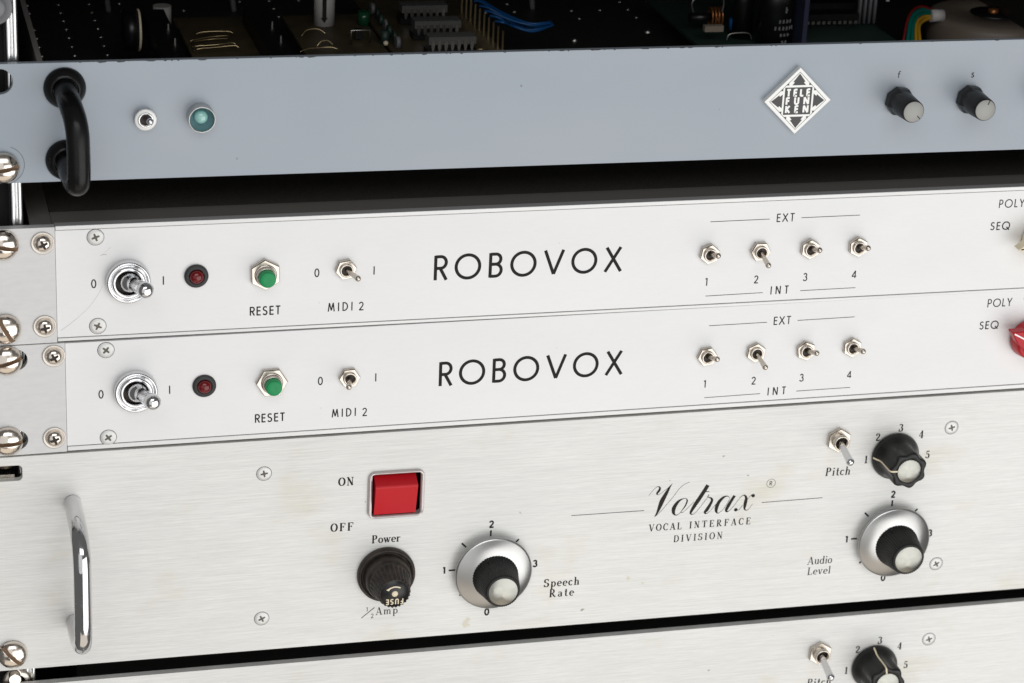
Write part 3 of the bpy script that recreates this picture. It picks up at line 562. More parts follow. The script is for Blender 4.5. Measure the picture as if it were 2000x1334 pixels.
for x, z0, z1 in ((-120.5, -165, -60), (-77, -165, -60)):
    o = obj('relay_block', B().box(-4.8, 4.8, 85, 92, z0, z1), COMP, T, (x, 0, 0))
    for k in range(2): obj('relay_pin', B().box(-.3, .3, 92, 94, z0 + 30 + 22 * k, z0 + 30.6 + 22 * k), PIN, o, (x + 3, 0, 0))
def jumper(b_, pts, r=.28): return obj('jumper_wire', B().tube(spline(pts, 6), r, 8), GOLD, b_, (0, 0, 0))
jumper(cb, [(-105, 87.4, -141.5), (-102, 88, -142), (-96, 88.2, -142), (-91, 88, -142), (-89.5, 87.4, -141.6)])
jumper(cb, [(-109, 87.3, -131), (-107, 87.7, -131.5), (-100, 88.1, -134), (-93, 88.2, -135), (-91.5, 87.5, -136)])
jumper(cb, [(-108.5, 85.5, -122), (-108.5, 87.6, -127), (-104, 88, -129.5), (-98, 88.2, -130.5), (-93, 88, -131.4)])
jumper(cb, [(-109, 87.4, -122), (-107, 87.6, -122.6), (-99, 88, -122.4), (-93, 88.2, -124), (-91, 87.5, -124)])
jumper(cb, [(-108, 87.4, -118), (-106, 87.8, -118), (-98, 88, -119), (-92, 88.3, -119.5), (-90.5, 87.5, -119)])
jumper(cb2, [(-60.5, 86, -140), (-58, 88, -141.6), (-53, 88.2, -142), (-50, 86.4, -141)])
jumper(cb2, [(-57, 86, -123), (-55, 88, -124), (-52, 88, -124.4), (-50, 86.4, -124)])
jumper(cb2, [(-66, 87.2, -112), (-62, 88, -113.5), (-56, 88, -114.6), (-52, 88, -114.4), (-50, 87.4, -113.6)])
cw = obj('white_capacitor', vcyl(B(), -47, -161, 4.5, 85, 104), CWHT, cb2, (0, 0, 0))
obj('polarity_mark', B().box(-.9, .9, 88, 97, 4.38, 4.6).prism([(-1.5, 88), (1.5, 88), (0, 85.7)], 4.4, 4.62), COMP, cw, (-47.8, 1.0, -161))
for (x, z, s_) in ((-30, -159, 2.6), (-27, -128, 1.8)): obj('green_bead', vcyl(B(), x, z, s_, 85, 91), PCBG if s_ < 2 else mat('green_glass', (.01, .07, .03), 0, .15), cb3, (0, 0, 0))
b = B().tube([(-42, 86, -126), (-42, 91.8, -126), (-34, 91.8, -126), (-34, 86, -126)], .4, 8); obj('wire_link', b, PIN, cb3, (0, 0, 0))
obj('small_transistor', B().box(-38.6, -35.8, 86, 90, -136, -133), COMP, cb3, (0, 0, 0))
for k in range(7): obj('ceramic_capacitor', hcyl(B(), (88.5, -118 - 9 * k), 2.6, -24.5 + .6 * (k % 2), -22.8, 16), COMPG if k % 3 == 0 else PCBG, cb3, (0, 0, 0))
obj('ceramic_bead', B().lathe([(.1, 0), (.9, .6), (1.1, 1.4), (.8, 2.2), (.1, 2.7)], 14), CRP, cb3, (-28.6, 88, -120))
# chips
def chip(parent, x0, z, npin, y=91.0, pitch=2.76):
    L_ = pitch * npin + .8
    o = obj('chip', B().box(0, L_, y, y + 3.2, -7.5, 0), IC, parent, (x0, 0, z))
    b = B()
    for k in range(npin):
        px = 1.7 + pitch * k
        b.prism([(px - .75, y + 1.6), (px + .75, y + 1.6), (px + .75, y - .6), (px + .35, y - 2.6), (px - .35, y - 2.6), (px - .75, y - .6)], .1, .45)
    obj('chip_pins', b, PIN, o, (x0, 0, z)); obj('chip_socket', B().box(-.4, L_ + .4, y - 5, y - 2.4, -8, -.4), COMP, o, (x0, 0, z))
    return o
chip(cb3, -14.6, -152.5, 7, 91.5); chip(cb3, -14.4, -127.5, 7, 91.5); chip(cb3, -13.8, -102.5, 7, 91.5)
for k in range(10):
    z = -172 + 7.2 * k; obj('header_pin', B().box(-.35, .35, 86, 95.5, -.35, .35), GOLD, cb3, (16.6 + .25 * k, 0, z))
for z in (-152, -128, -103): obj('board_trace', B().tube([(6.5, 89, z), (11.5, 89, z)], .25, 6), GOLD, cb3, (0, 0, 0))
for k in range(7):
    z0 = -170 + 8.2 * k; y0 = 96; sag = random.uniform(-2, 2)
    pts = [(17 + .3 * k, y0, z0), (20 + k * .3, 96, z0 + 3), (27, 93 + sag * .6, (z0 - 129) / 2 + random.uniform(-2, 2)), (36, 90.5 + sag, -134 + 1.6 * k), (44, 91 + .5 * sag, -133 + .8 * k), (48, 90, -140 + k), (46, 84, -150)]
    obj('blue_wire', B().tube(spline(pts, 8), .5, 10), BLUW, T, (0, 0, 0))
obj('red_wire', B().tube(spline([(40, 78, -110), (60, 80, -112), (80, 79, -116), (100, 77, -120)], 8), .8, 10), REDW, T, (0, 0, 0))
obj('grey_cable', B().tube(spline([(36, 77, -112), (52, 79, -120), (70, 78, -124), (90, 76, -124)], 8), 1.0, 10), BEIG, T, (0, 0, 0))
for x, y, z in ((42, 75, -213), (66, 75, -161), (93, 84, -140)): obj('chassis_screw', B().lathe([(1.8, 0), (1.7, .8), (1.0, 1.3), (.05, 1.5)], 20), PIN, fl_, (x, y, z)).rotation_euler = (R(-90), 0, 0)
for x, z, hgt, m_ in ((-136, -225, 30, COMPG), (-80, -222, 26, COMPG), (58, -215, 28, COMPG)):
    obj('bent_bracket', B().tube(spline([(x + 3, 75, z), (x + 1.5, 75 + hgt * .4, z), (x, 75 + hgt * .8, z - 3), (x - 2, 75 + hgt, z - 8)], 6), 1.3, 8), m_, T, (0, 0, 0))
# regulator group
o = obj('clip_lead', B().tube(spline([(108, 97, -124), (107, 101, -124), (109, 103.5, -124), (114, 103.6, -124), (120, 103.6, -124), (121.5, 101, -124), (121, 97, -124)], 6), .45, 10), PIN, cb4, (0, 0, 0))
cy_ = obj('choke', hcyl(B(), (92.2, -133), 2.0, 109.5, 121), COMP, cb4, (0, 0, 0))
for k in range(4): obj('copper_turn', B().tube([(118.5 + 1.5 * k, 92.8 + 4.2 * math.cos(R(a)), -131 + 3.2 * math.sin(R(a))) for a in range(0, 361, 15)], .5, 8, False), COPP, cy_, (0, 0, 0))
obj('ceramic_block', B().box(111, 119.5, 90.4, 93, -119, -116), BEIG, cb4, (0, 0, 0))
obj('wire_link', B().tube(spline([(122, 86, -118), (123, 88.5, -118), (127, 89.2, -118), (132, 88.8, -118), (133.5, 86, -118)], 6), .4, 8), PIN, cb4, (0, 0, 0))
obj('blue_bead', vcyl(B(), 128, -128, 1.8, 88, 93), BLUW, cb4, (0, 0, 0))
vc = obj('large_capacitor', vcyl(B(), 141, -111, 7.6, 85, 122, 40), COMP, cb4, (0, 0, 0))
b = B()
for yy, nn, h_ in ((101.5, 1, 2.6), (97.0, 4, 1.6), (94.0, 6, 1.6), (91.2, 3, 1.3), (87.6, 2, 1.8)):
    for k in range(nn):
        a = R(90 - 20 + (nn / 2 - k) * 13); r = 7.68; x0, z0 = r * math.cos(a), r * math.sin(a)
        b.box(x0 - .45, x0 + .35, yy, yy + h_, z0 - .05, z0 + .05)
        if k % 2 == 0: b.box(x0 - .45, x0 + .75, yy + h_ * .45, yy + h_ * .62, z0 - .04, z0 + .07)
obj('sleeve_print', b, COMPG, vc, (141, 0, -111))
obj('slim_capacitor', vcyl(B(), 131.5, -126, 4.6, 85, 116), COMP, cb4, (0, 0, 0))
obj('heat_sink_strip', B().box(149.6, 151.6, 85, 118, -112, -100), mat('slate_strip', (.055, .06, .11), .3, .4), cb4, (0, 0, 0))
for z, n_, x0 in ((-148, 9, 167), (-129.5, 10, 161.5)):
    o = obj('chip', B().box(0, 26, 90.6, 93.4, -7, 0), COMP, cb4, (x0, 0, z))
    b = B()
    for k in range(n_): b.box(1 + 2.5 * k, 2.5 + 2.5 * k, 89.0, 90.4, .15, .6)
    obj('chip_pins', b, PIN, o, (x0, 0, z))
for k in range(8): obj('resistor', vcyl(B(), 192 + 1.9 * (k % 4) + .5 * k, -140 - 6 * (k // 4), .7, 86, 101, 10), COMPG, cb4, (0, 0, 0))
obj('white_tab', B().box(204, 205.3, 96, 100.5, -140, -139.4), CWHT, T, (0, 0, 0)); 
for k, (m_, r_) in enumerate(((REDW, .7), (GRNW, 1.1), (GRNW, 1.0), (YELW, .9), (YELW, .9))):
    e = 1.3 * k
    pts = [(200 + e * 1.6, 78, -108), (202 + e * 1.5, 86.5 - e * .3, -112), (207 + e, 94.5 - e, -120), (214 + e * .5, 97 - e * 1.3, -126), (222, 94.5 - e * .7, -129), (227, 91 - .3 * k, -129)]
    obj('coloured_wire', B().tube(spline(pts, 8), r_ * .85, 12), m_, T, (0, 0, 0))
obj('wire_tie', hcyl(B(), (92, -128.5), 2.8, 221, 227), CWHT, T, (0, 0, 0))
tr = obj('toroid', B().lathe([(29, -14), (29.5, -3), (28, -.6), (26, 0), (10.5, 0), (9.5, -1.5), (.1, -1.6)], 64), DISC, T, (254, 91, -134)); tr.rotation_euler = (R(-90), 0, 0)
o = obj('toroid_washer', B().lathe([(10.2, 0), (10.2, .5), (.1, .5)], 40), COMP, tr, (254, 91, -134)); 
obj('washer_bolt', B().lathe([(2.6, .5), (2.6, 2.2), (.1, 2.4)], 6), COPP, tr, (254, 91, -134))

# ================================================================== the two silver modules
def module(label, ytop, ymid_b, ybot, sl, ear_r, ear_top, ear_bot, zoff, strip_top):
    u = thing('voice_module', label, 'rack unit', (38, ybot, 0), 'silver voice modules stacked one above the other')
    tilt = lambda x: sl * x
    q = lambda x, y: (x, y + tilt(x))
    return u, q
# ---- upper
M1, q1 = module('upper silver module with cream knob at the right edge, below the dark gap', 0, 0, 9.9, .0011, 0, 0, 0, 0, True)
M2, q2 = module('lower silver module with red knob at the right edge, resting above the brushed unit', 0, 0, -34.5, .0044, 0, 0, 0, 0, False)
def build_module(u, q, top, panel_top, panel_bot, bot, xe, ear_top, ear_bot, z, holes, th, d_strip=True):
    plate('front_panel', [q(xe, panel_bot), q(XR, panel_bot), q(XR, panel_top), q(xe, panel_top)], [], -2.0 + z, -.15 + z, SIL, u, .1)
    if d_strip: plate('trim_strip', [q(xe + .05, panel_top + .2), q(XR, panel_top + .2), q(XR, top), q(xe + .05, top)], [], -4 + z, .1 + z, STRIP, u, .2)
    plate('trim_strip', [q(xe + .05, bot), q(XR, bot), q(XR, panel_bot - .2), q(xe + .05, panel_bot - .2)], [], -4 + z, .1 + z, STRIP, u, .2)
    plate('mounting_ear', [(XL, ear_bot[0]), (xe - .12, ear_bot[1]), (xe - .12, ear_top[1]), (XL, ear_top[0])], holes, -3.4 + z, z + .15, EAR, u, .12)
    obj('groove_backing', B().box(xe, XR, bot + 1.2 + (sl_ := q(0, 0)[1]), top - 1.2, -3.9, -2.4), COMP, u, (0, 0, 0))
build_module(M1, q1, 55.85, 54.0, 11.55, 10.05, -176.0, (55.35, 55.35), (9.35, 9.55), 0, [], 0)
obl = lambda x0, x1, y, r: [(x1 - r + r * math.cos(R(a)), y + r * math.sin(R(a))) for a in range(-90, 91, 15)] + [(x0 + r + r * math.cos(R(a)), y + r * math.sin(R(a))) for a in range(90, 271, 15)]
build_module(M2, q2, 9.8, 9.78, -32.5, -34.5, -173.3, (9.1, 9.3), (-35.85, -35.45), .3, [obl(-200, -187.3, 3.4, 4.1), obl(-200, -187.9, -29.5, 3.9)], 0, False)
# chassis of upper module seen in the gap
obj('chassis_side', B().box(-184.6, -176.6, 12, 54.0, -330, -3.6), LIP, M1, (0, 0, 0))
obj('front_lip', B().box(-176.4, XR - 20, 50, 53.9, -20.5, -4.2), LIP, M1, (0, 0, 0))
obj('chassis_lid', B().box(-176.2, XR - 20, 50, 53.0, -330, -20.7), LID, M1, (0, 0, 0))
obj('chassis_side', B().box(-182, -174, -34, 8, -300, -4.6), LIP, M2, (0, 0, 0))
obj('chassis_box', B().box(-173.5, XR - 20, -33, 8, -300, -6), DCH, M2, (0, 0, 0))
for x, y, a in ((-161.32, 50.71, 20), (-161.03, 15.28, 65)): flat_screw(M1, x, y, -.1, a)
for x, y, a in ((-158.16, 5.45, 50), (-157.77, -30.71, 35)): flat_screw(M2, x, y, .2, a)
for x, y, a in ((-180.6, 49.4, 25), (-180.6, 16.4, 10)): cup_screw(M1, x, y, .15, a)
for x, y, a in ((-177.6, 4.4, 30), (-178.1, -29.3, 20)): cup_screw(M2, x, y, .45, a)
rack_screw(M1, -194.96, 49.4, .15, 78); rack_screw(M1, -195.0, 16.3, .15, 28)
rack_screw(M2, -194.9, 3.7, .45, -74); rack_screw(M2, -195.5, -29.3, .45, -88)
big_toggle(M1, -149.66, 33.27, 4.9, 2.5); big_toggle(M2, -147.33, -11.5, 4.9, 2.2)
led(M1, -124.1, 33.7); led(M2, -121.1, -11.4)
push_button(M1, -98.1, 33.35, 92); push_button(M2, -95.2, -11.2, 2)
mini_toggle(M1, -67.2, 33.9, 2.9, -.4, rot=10); mini_toggle(M2, -64.8, -11.1, -2.0, .1, rot=3)
for x, y, dy, a in ((78.7, 33.4, 2.6, 20), (100.0, 33.5, -2.5, 0), (121.0, 33.6, 2.8, 28), (141.53, 33.55, 2.8, 32)): mini_toggle(M1, x, y, .3, dy, rot=a)
for x, y, dy, a in ((81.18, -10.6, 2.5, 8), (101.93, -10.1, -2.7, 24), (123.43, -10.5, 2.6, 38), (143.5, -10.2, 1.9, 30)): mini_toggle(M2, x, y, 1.0, dy, rot=a)
for u, a_, L_ in ((M1, .15, [('ROBOVOX', -32.5, 27.25, 10.15, 75.6, .125), ('RESET', -103.7, 16.36, 3.55, 11.69, .12), ('MIDI', -73.6, 16.45, 3.55, 9.5, .105), ('2', -61.6, 16.35, 3.45, None, .105),
      ('0', -163.2, 30.6, 3.4, None, .11), ('I', -136.6, 30.65, 3.4, None, .11), ('0', -79.1, 30.9, 3.4, None, .11), ('I', -56.2, 30.8, 3.4, None, .11),
      ('1', 78.3, 19.5, 3.3, None, .11), ('2', 98.8, 19.5, 3.3, None, .11), ('3', 119.7, 19.5, 3.35, None, .11), ('4', 140.6, 19.7, 3.2, None, .11),
      ('EXT', 106.1, 45.2, 3.45, 7.4, .10), ('INT', 106.35, 14.4, 3.45, 7.5, .11), ('POLY', 201.5, 47.2, 3.5, 11.1, .095), ('SEQ', 199.0, 37.7, 3.4, 8.5, .11)]),
   (M2, .5, [('ROBOVOX', -28.95, -17.3, 10.2, 75.2, .125), ('RESET', -101.4, -28.3, 3.55, 11.6, .12), ('MIDI', -71.2, -28.0, 3.5, 9.4, .105), ('2', -59.2, -28.2, 3.45, None, .105),
      ('0', -161.2, -14.3, 3.4, None, .11), ('I', -134.5, -14.0, 3.4, None, .11), ('0', -77.0, -13.9, 3.4, None, .11), ('I', -54.4, -13.7, 3.4, None, .11),
      ('1', 81.1, -24.7, 3.25, None, .11), ('2', 101.5, -24.6, 3.35, None, .11), ('3', 122.3, -24.5, 3.35, None, .11), ('4', 143.0, -24.25, 3.1, None, .11),
      ('EXT', 108.75, 1.15, 3.5, 7.3, .10), ('INT', 109.0, -29.85, 3.45, 7.7, .11), ('POLY', 201.9, 3.95, 3.55, 10.8, .095), ('SEQ', 199.6, -5.8, 3.45, 8.4, .11), ('MONO', 218.0, 6.6, 3.5, 12.5, .095)])):
    for s_, x, y, h_, w_, wt in L_:
        zz = .03 if u is M1 else .33
        hs = .86 if s_ in ('MIDI',) else (.95 if s_ == 'POLY' else (.9 if s_ == 'INT' else (1.02 if s_ == 'SEQ' else 1)))
        text(u, s_, x, y, h_, w_, INK, weight=wt, ang=a_, z=zz - .13, hs=hs)
for u, zz, L_ in ((M1, -.1, [(78.45, 46.49, 103.2, 46.6), (116.48, 46.59, 141.39, 46.66), (78.85, 15.09, 103.0, 15.35), (118.95, 15.37, 142.7, 15.5)]), (M2, .2, [(81.28, 2.31, 105.9, 2.5), (118.97, 2.6, 143.6, 2.85), (81.86, -29.18, 105.7, -28.85), (121.4, -28.69, 144.9, -28.49)])):
    for l in L_: line(u, *l, .25, INK, zz)
obj('scratch', B().ribbon(spline([(0, 0), (3.6, 2.6), (8.3, 6.6), (11.5, 10), (14.6, 14.8), (15.6, 17)], 5), [.14] * 8 + [.09] * 18, 0), SCR, M1, (-174.7, 14.2, -.11), flat=True)
obj('scuff', B().ribbon([(0, 0), (1.3, .5), (2.7, .35)], [.1, .35, .08], 0).ribbon([(1.6, 1.1), (4.0, 3.2)], [.05, .12], .01), SCR, M1, (-159.8, 43.3, -.11), flat=True)
# pointer knobs cut by the frame edge
def wing_knob(u, x, y, z, m, name, label):
    o = obj(name, B().lathe([(8.0, .5), (8.3, 1.5), (7.6, 6), (7.0, 8)], 48), m, u, (x, y, z), label=label)
    obj('grip_wing', B().prism([(-13.5, .2), (-9, 3.0), (0, 5.4), (9, 4.2), (11, 0), (9, -4.2), (0, -5.4), (-9, -3.0), (-13.5, -.2)], 5.5, 10, .5), m, o, (x, y, z))
    obj('index_line', B().box(-12.6, -2, -.3, .3, 9.9, 10.06), COMP if m is CREAM else WHT, o, (x, y, z)); return o
k1 = wing_knob(M1, 221.3, 33.4, 0, CREAM, 'pointer_knob', 'cream pointer knob'); k1.rotation_euler = (0, R(-4), 0)
k2 = wing_knob(M2, 221.8, -10.3, .3, RED2, 'pointer_knob', 'red pointer knob'); k2.rotation_euler = (0, R(28), 0)

# ================================================================== brushed speech unit
Vv = thing('speech_synthesizer', 'upper brushed aluminium unit with red rocker switch and chrome handle', 'rack unit', (38, -129, 0), 'brushed aluminium speech units')
vz = -.1
plate('front_panel', [(XL, -128.75), (XR, -129.65), (XR, -34.6), (XL, -36.6)], [rrect(XL + 2, -190.4, -46.6, -40.2, 1.7), rrect(-55.6, -33.6, -72.6, -53.1, 2.6)], -3.2, 0, ALU, Vv, .12)
obj('chassis_box', B().box(-172, XR - 20, -127, -38, -300, -16), DCH, Vv, (0, 0, 0))
sh = obj('slot_clip', B().box(-200, -193.2, -47.2, -45.4, -6, -3.3).lathe([(6, -5.5), (6, -4), (3.5, -3.8)], 32, c=(-196.5, -37.2, 0), cap1=False), NICK, Vv, (0, 0, 0))
for x, y, a in ((-97.64, -50.38, 10), (-98.0, -114.54, 25), (192.68, -49.84, 15), (193.38, -114.0, 30)): flat_screw(Vv, x, y, 0, a, 2.95)
for y_ in (-121.25,):
    rs_ = rack_screw(Vv, -196.3, y_, .05, 42)
    b = B(); b.tube([(0, 0, 0), (0, 0, -22)], 2.3, 20)
    for k in range(9): b.tube([(2.55 * math.cos(R(a)), 2.55 * math.sin(R(a)), -4 - 1.5 * k - 1.5 * a / 360) for a in range(0, 361, 24)], .35, 6, False)
    s2 = obj('threaded_screw', b, BRASSY, Vv, (-195.6, -133.2, 0))
bar_handle(Vv, 'handle', [(-171.8, -57.4, 0), (-171.75, -57.5, 8), (-171.6, -57.9, 14.5), (-171.4, -59.5, 21), (-171.2, -62.8, 26.3), (-171.1, -68.5, 29.5), (-171.1, -83, 30), (-171.15, -98, 29.6), (-171.2, -104.3, 27), (-171.4, -107.9, 21.5), (-171.7, -109.0, 15), (-171.9, -109.2, 8), (-171.9, -109.2, 0)], 3.4, HCHR, (-171.5, -83, 0), 40)
# rocker switch
bz = plate('rocker_bezel', rrect(-56.2, -33.1, -73.2, -52.6, 3.2), [rrect(-54.4, -34.9, -71.9, -53.9, .7)], -.5, 1.3, BEZ, Vv, .75)
obj('rocker_well', B().box(-54.6, -34.7, -72.1, -53.7, -9, -7.5), COMP, bz, (0, 0, 0))
v = []
for x in (-53.6, -36.6): v += [(x, -54.9, -7), (x, -54.9, -1.2), (x, -57.6, 3.6), (x, -58.0, 3.9), (x, -58.6, 3.9), (x, -71.3, .9), (x, -71.5, .4), (x, -71.5, -7)]
n = 8; rk = B().add(v, [tuple(range(n)), tuple(reversed(range(n, 2 * n)))] + [(i, i + n, (i + 1) % n + n, (i + 1) % n) for i in range(n)])
obj('rocker', rk, RED, bz, (0, 0, 0))
# fuse holder
fx, fy = -47.8, -98.3
fh = obj('fuse_holder', B().lathe([(11.8, 0), (11.9, 1.0), (11.7, 2.4), (11.2, 3.0), (10.6, 2.8), (10.0, 1.6), (9.7, 1.4), (9.5, 2.0), (9.2, 6.4), (8.6, 7.6), (7.9, 8.0)], 72, cap1=False), BAKE, Vv, (fx, fy, 0))
flt = lambda a, i, r: 1 + (.045 * math.cos(26 * a) if 1 < i < 6 else 0)
cp = obj('fuse_cap', B().lathe([(8.2, 7.4), (8.1, 8.8), (7.7, 9.4), (7.1, 12), (6.4, 16.9), (6.2, 17.5), (5.9, 17.7)], 208, mod=flt), BAKE, fh, (fx, fy, 0))
obj('cap_face', B().lathe([(5.8, 17.6), (5.75, 17.75), (.1, 17.75)], 48), COMP, cp, (fx, fy, 0))
obj('centre_dot', B().lathe([(1.25, 17.74), (1.2, 17.82), (.1, 17.82)], 28), CRP, cp, (fx + .1, fy - .1, 0))
obj('turn_arrow', B().ribbon([(3.6 * math.cos(R(a)) * 1.0, 3.3 * math.sin(R(a)) - .3) for a in range(55, 131, 5)], [.55] * 16, 0).add([(-1.9, 2.95, .01), (-2.5, 1.35, .01), (-3.7, 1.85, .01)], [(0, 1, 2)]), CRP, cp, (fx + .2, fy, 17.8), flat=True)
t_ = text(cp, 'FUSE', fx + 3.5, fy - 2.35, 2.35, 6.9, CRP, weight=.2, z=17.8, hs=1.0); t_.rotation_euler = (0, R(180), 0)
# dials
dial_knob(Vv, -3.9, -100.0); dial_knob(Vv, 170.7, -99.9)
pkn = pointer_knob(Vv, 168.1, -60.8, 178)
mini_toggle(Vv, 142.0, -51.7, -1.5, -1.9, 18.0, 5.4, 3.4, 5.0, (1.35, 1.72), rot=28, lever_m=HCHR)
tx = lambda s_, x, y, h_, w_, wt=.105, hs=1.05, ang=-.1, sl=0.0: text(Vv, s_, x, y, h_, w_, INKB, 'serif', wt, ang, .03, hs=hs, slant=sl)
tx('ON', -68.1, -57.9, 3.5, 6.4, .12); tx('OFF', -70.8, -77.9, 3.5, 9.3, .12)
tx('Power', -54.0, -84.4, 3.5, 11.8, .11); tx('Amp', -51.5, -117.1, 3.4, 9.2, .08, 1.05)
tx('Speech', 18.8, -110.4, 3.6, 15.3, .11, 1.05); tx('Rate', 21.3, -115.3, 3.6, 10.6, .11, 1.05)
tx('Pitch', 137.9, -68.4, 3.7, 11.3, .10, 1.05, sl=.06); tx('Audio', 134.0, -109.6, 3.6, 11.2, .085, 1.05, sl=.04); tx('Level', 134.4, -114.5, 3.5, 10.6, .085, 1.05, sl=.04)
tx('VOCAL', 62.4, -88.2, 3.1, 14.3, .10, 1.0, -.2); tx('INTERFACE', 79.9, -88.2, 3.1, 27.0, .10, .98, -.2); tx('DIVISION', 73.5, -94.1, 3.1, 21.6, .095, 1.02, .2)
text(Vv, '1', -55.3, -115.1, 1.8, None, INKB, weight=.12); text(Vv, '2', -53.4, -118.4, 2.0, None, INKB, weight=.1)
line(Vv, -57.3, -118.0, -52.0, -113.6, .32, INKB)
for s_, x, y in (('1', 154.8, -63.7), ('2', 158.8, -53.8), ('3', 168.8, -50.1), ('4', 178.3, -53.8), ('5', 182.3, -63.3)): tx(s_, x, y, 3.4, None, .11)
for s_, x, y in (('2', -5.5, -81.2), ('1', -24.0, -100.6), ('3', 13.8, -100.6), ('0', -5.7, -121.3), ('2', 168.9, -80.7), ('1', 150.4, -100.4), ('3', 188.0, -100.4), ('0', 168.7, -120.2)): text(Vv, s_, x - .15, y, 3.0, None, INK, weight=.24, hs=1.15)
for cx, cy in ((-4.8, -99.3), (169.7, -98.9)):
    for a in (90, 135, 45, 180, 0, 225, 315 if cx < 0 else 315):
        if a in (315,): continue
        L0, L1 = 14.2, 16.9; line(Vv, cx + L0 * math.cos(R(a)), cy + L0 * math.sin(R(a)), cx + (L1 if a != 0 else 16.9) * math.cos(R(a)), cy + (L1 if a != 0 else 16.9) * math.sin(R(a)), .75, INK, name='dial_tick')
line(Vv, 28.79, -78.37, 59.8, -78.45, .28, INKB); line(Vv, 111.0, -78.64, 137.8, -78.4, .28, INKB)
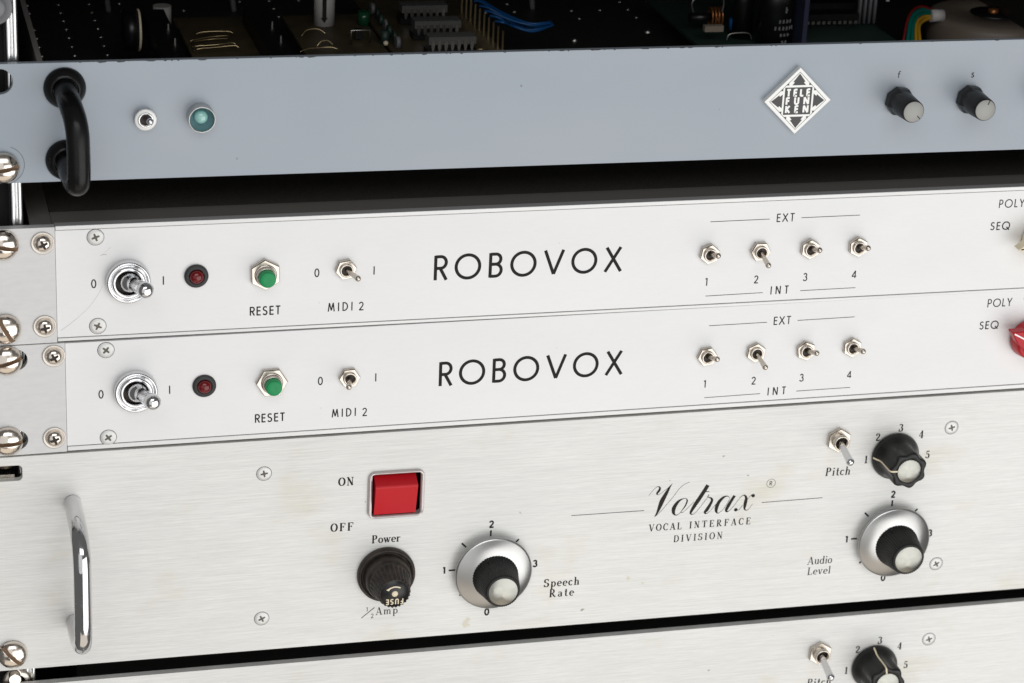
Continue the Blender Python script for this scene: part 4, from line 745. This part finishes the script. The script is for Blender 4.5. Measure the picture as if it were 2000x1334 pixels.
LOGO = [
[(61.34,-71.74,0.14),(62.77,-69.80,0.15),(64.12,-68.37,0.20),(64.94,-67.99,0.30),(65.75,-68.23,0.55),(65.91,-69.01,0.95),(65.56,-69.93,1.05),(64.90,-70.86,0.90),(64.88,-71.49,0.45),(65.45,-71.67,0.20),(66.49,-71.10,0.16),(67.87,-70.05,0.16),(69.25,-69.00,0.17),(70.37,-67.80,0.20),(71.28,-66.97,0.14)],
[(71.05,-67.21,0.14),(70.17,-68.43,0.70),(69.33,-70.16,1.25),(68.39,-72.14,1.70),(67.34,-74.37,2.00),(66.68,-76.38,1.80),(66.05,-78.39,1.30),(65.40,-80.15,0.80),(64.47,-81.67,0.20)],
[(64.47,-81.67,0.16),(65.73,-80.69,0.17),(67.54,-78.76,0.16),(69.31,-76.45,0.16),(70.87,-74.51,0.16),(72.41,-72.44,0.16),(73.71,-70.35,0.16),(75.05,-68.79,0.16),(76.43,-67.73,0.16),(78.54,-66.81,0.13)],
[(76.92,-74.14,0.20),(75.73,-74.49,0.55),(74.34,-75.41,1.12),(73.13,-77.12,1.55),(72.53,-78.88,1.65),(72.65,-80.44,1.25),(73.33,-81.40,0.55),(74.32,-81.55,0.25),(75.47,-80.66,0.20),(76.35,-79.43,0.30),(77.44,-77.71,0.55),(78.08,-75.95,0.65),(78.08,-74.92,0.50),(77.54,-74.29,0.30),(76.92,-74.14,0.20)],
[(71.59,-78.30,0.12),(72.09,-77.82,0.20)],
[(75.68,-80.29,0.30),(76.44,-80.60,0.20),(77.60,-79.79,0.16),(79.40,-77.86,0.16),(81.21,-75.93,0.16)],
[(86.62,-68.81,1.65),(85.03,-71.83,1.70),(83.32,-74.80,1.75),(81.59,-77.76,1.65),(80.22,-80.50,1.12),(80.23,-81.54,0.62),(80.94,-81.85,0.25),(82.11,-81.17,0.16),(83.67,-79.21,0.16),(85.42,-76.63,0.16),(86.51,-75.04,0.16),(87.27,-73.80,0.25),(87.34,-73.16,0.35)],
[(85.4,-71.74,0.34),(87.5,-71.88,0.30)],
[(86.90,-73.77,0.20),(87.20,-74.44,0.25),(87.95,-74.63,0.50),(88.73,-75.20,0.88),(88.94,-76.25,1.12),(88.22,-78.01,1.30),(87.16,-80.00,1.50),(86.33,-81.23,1.12),(86.70,-81.91,0.50),(87.54,-81.71,0.20),(88.68,-80.63,0.16),(90.02,-78.92,0.16),(91.80,-76.72,0.20)],
[(96.31,-74.86,0.25),(95.05,-74.51,0.50),(93.64,-75.18,1.12),(92.07,-77.00,1.50),(91.27,-79.27,1.55),(91.22,-81.08,1.12),(91.87,-82.04,0.45),(92.95,-81.73,0.20),(94.53,-80.04,0.16),(95.82,-77.80,0.16),(96.64,-75.79,0.17),(96.58,-75.14,0.20)],
[(98.74,-74.53,1.25),(97.67,-76.39,1.30),(96.40,-78.88,1.45),(95.59,-80.90,1.20),(96.03,-81.76,0.55),(96.86,-81.38,0.20),(98.44,-79.69,0.16),(100.20,-77.09,0.16),(101.52,-75.25,0.20),(102.69,-74.56,0.30)],
[(102.44,-74.54,0.20),(103.33,-74.87,0.75),(103.93,-76.08,1.12),(103.82,-77.63,1.45),(103.61,-79.43,1.30),(103.62,-80.99,0.75),(104.30,-81.69,0.30),(105.26,-81.37,0.16),(107.02,-78.91,0.12)],
[(104.60,-76.65,0.17),(105.48,-75.42,0.17),(106.39,-74.58,0.35)],
[(100.08,-81.50,0.25),(101.28,-81.07,0.20),(102.59,-79.09,0.17)]]
b = B(); lx, ly = 84.0, -77.0
for i, st in enumerate(LOGO):
    q = spline([(x - lx, y - ly, w_) for x, y, w_ in st], 5); b.ribbon([(x, y) for x, y, w_ in q], [max(.12, w_) for x, y, w_ in q], .012 * (i % 4))
for i, (x, y) in enumerate(((106.9, -75.15), (99.8, -81.1))): b.add([(x - lx + .78 * math.cos(R(a)), y - ly + .78 * math.sin(R(a)), .05) for a in range(0, 360, 20)], [tuple(range(18))])
obj('script_lettering', b, INKB, Vv, (lx, ly, .03), flat=True)
obj('registered_mark', B().ribbon([(1.9 * math.cos(R(a)), 1.9 * math.sin(R(a))) for a in range(0, 361, 15)], [.17] * 25, 0), INKB, Vv, (114.3, -70.0, .03), flat=True)
text(Vv, 'R', 113.7, -71.0, 2.0, None, INKB, weight=.11)

obj('internal_cable', B().tube(spline([(128, -134, -30), (140, -131.5, -14), (150, -130.8, -9), (158, -131.2, -9), (166, -130.6, -10), (170, -134, -26)], 8), .5, 8), COMPG, Vv, (0, 0, 0))

STN = mat('tan_residue', (.68, .64, .54), 0, .6)
for i, (x, y, r) in enumerate(((-12.9, -122.6, 1.2), (-13.9, -124.6, 1.5), (-12.4, -125.2, .8), (55, -109.5, .9), (61.5, -112.2, .7))):
    obj('residue', B().add([(r * random.uniform(.6, 1.1) * math.cos(R(a)), r * random.uniform(.7, 1.3) * math.sin(R(a)), 0) for a in range(0, 360, 30)], [tuple(range(12))]), STN, Vv, (x, y, .01 + .002 * i), flat=True)

# ---- the lower copy
V2 = copy_tree(Vv); V2['label'] = 'lower brushed aluminium unit cut off by the bottom edge of the picture'
V2.location = P(38 + 1.4, -129 - 100.4, 0); V2.rotation_euler = (0, R(.22), 0)
for ch in V2.children:
    if ch.name.startswith('selector_knob'): ch.rotation_euler = (0, R(-100), 0)
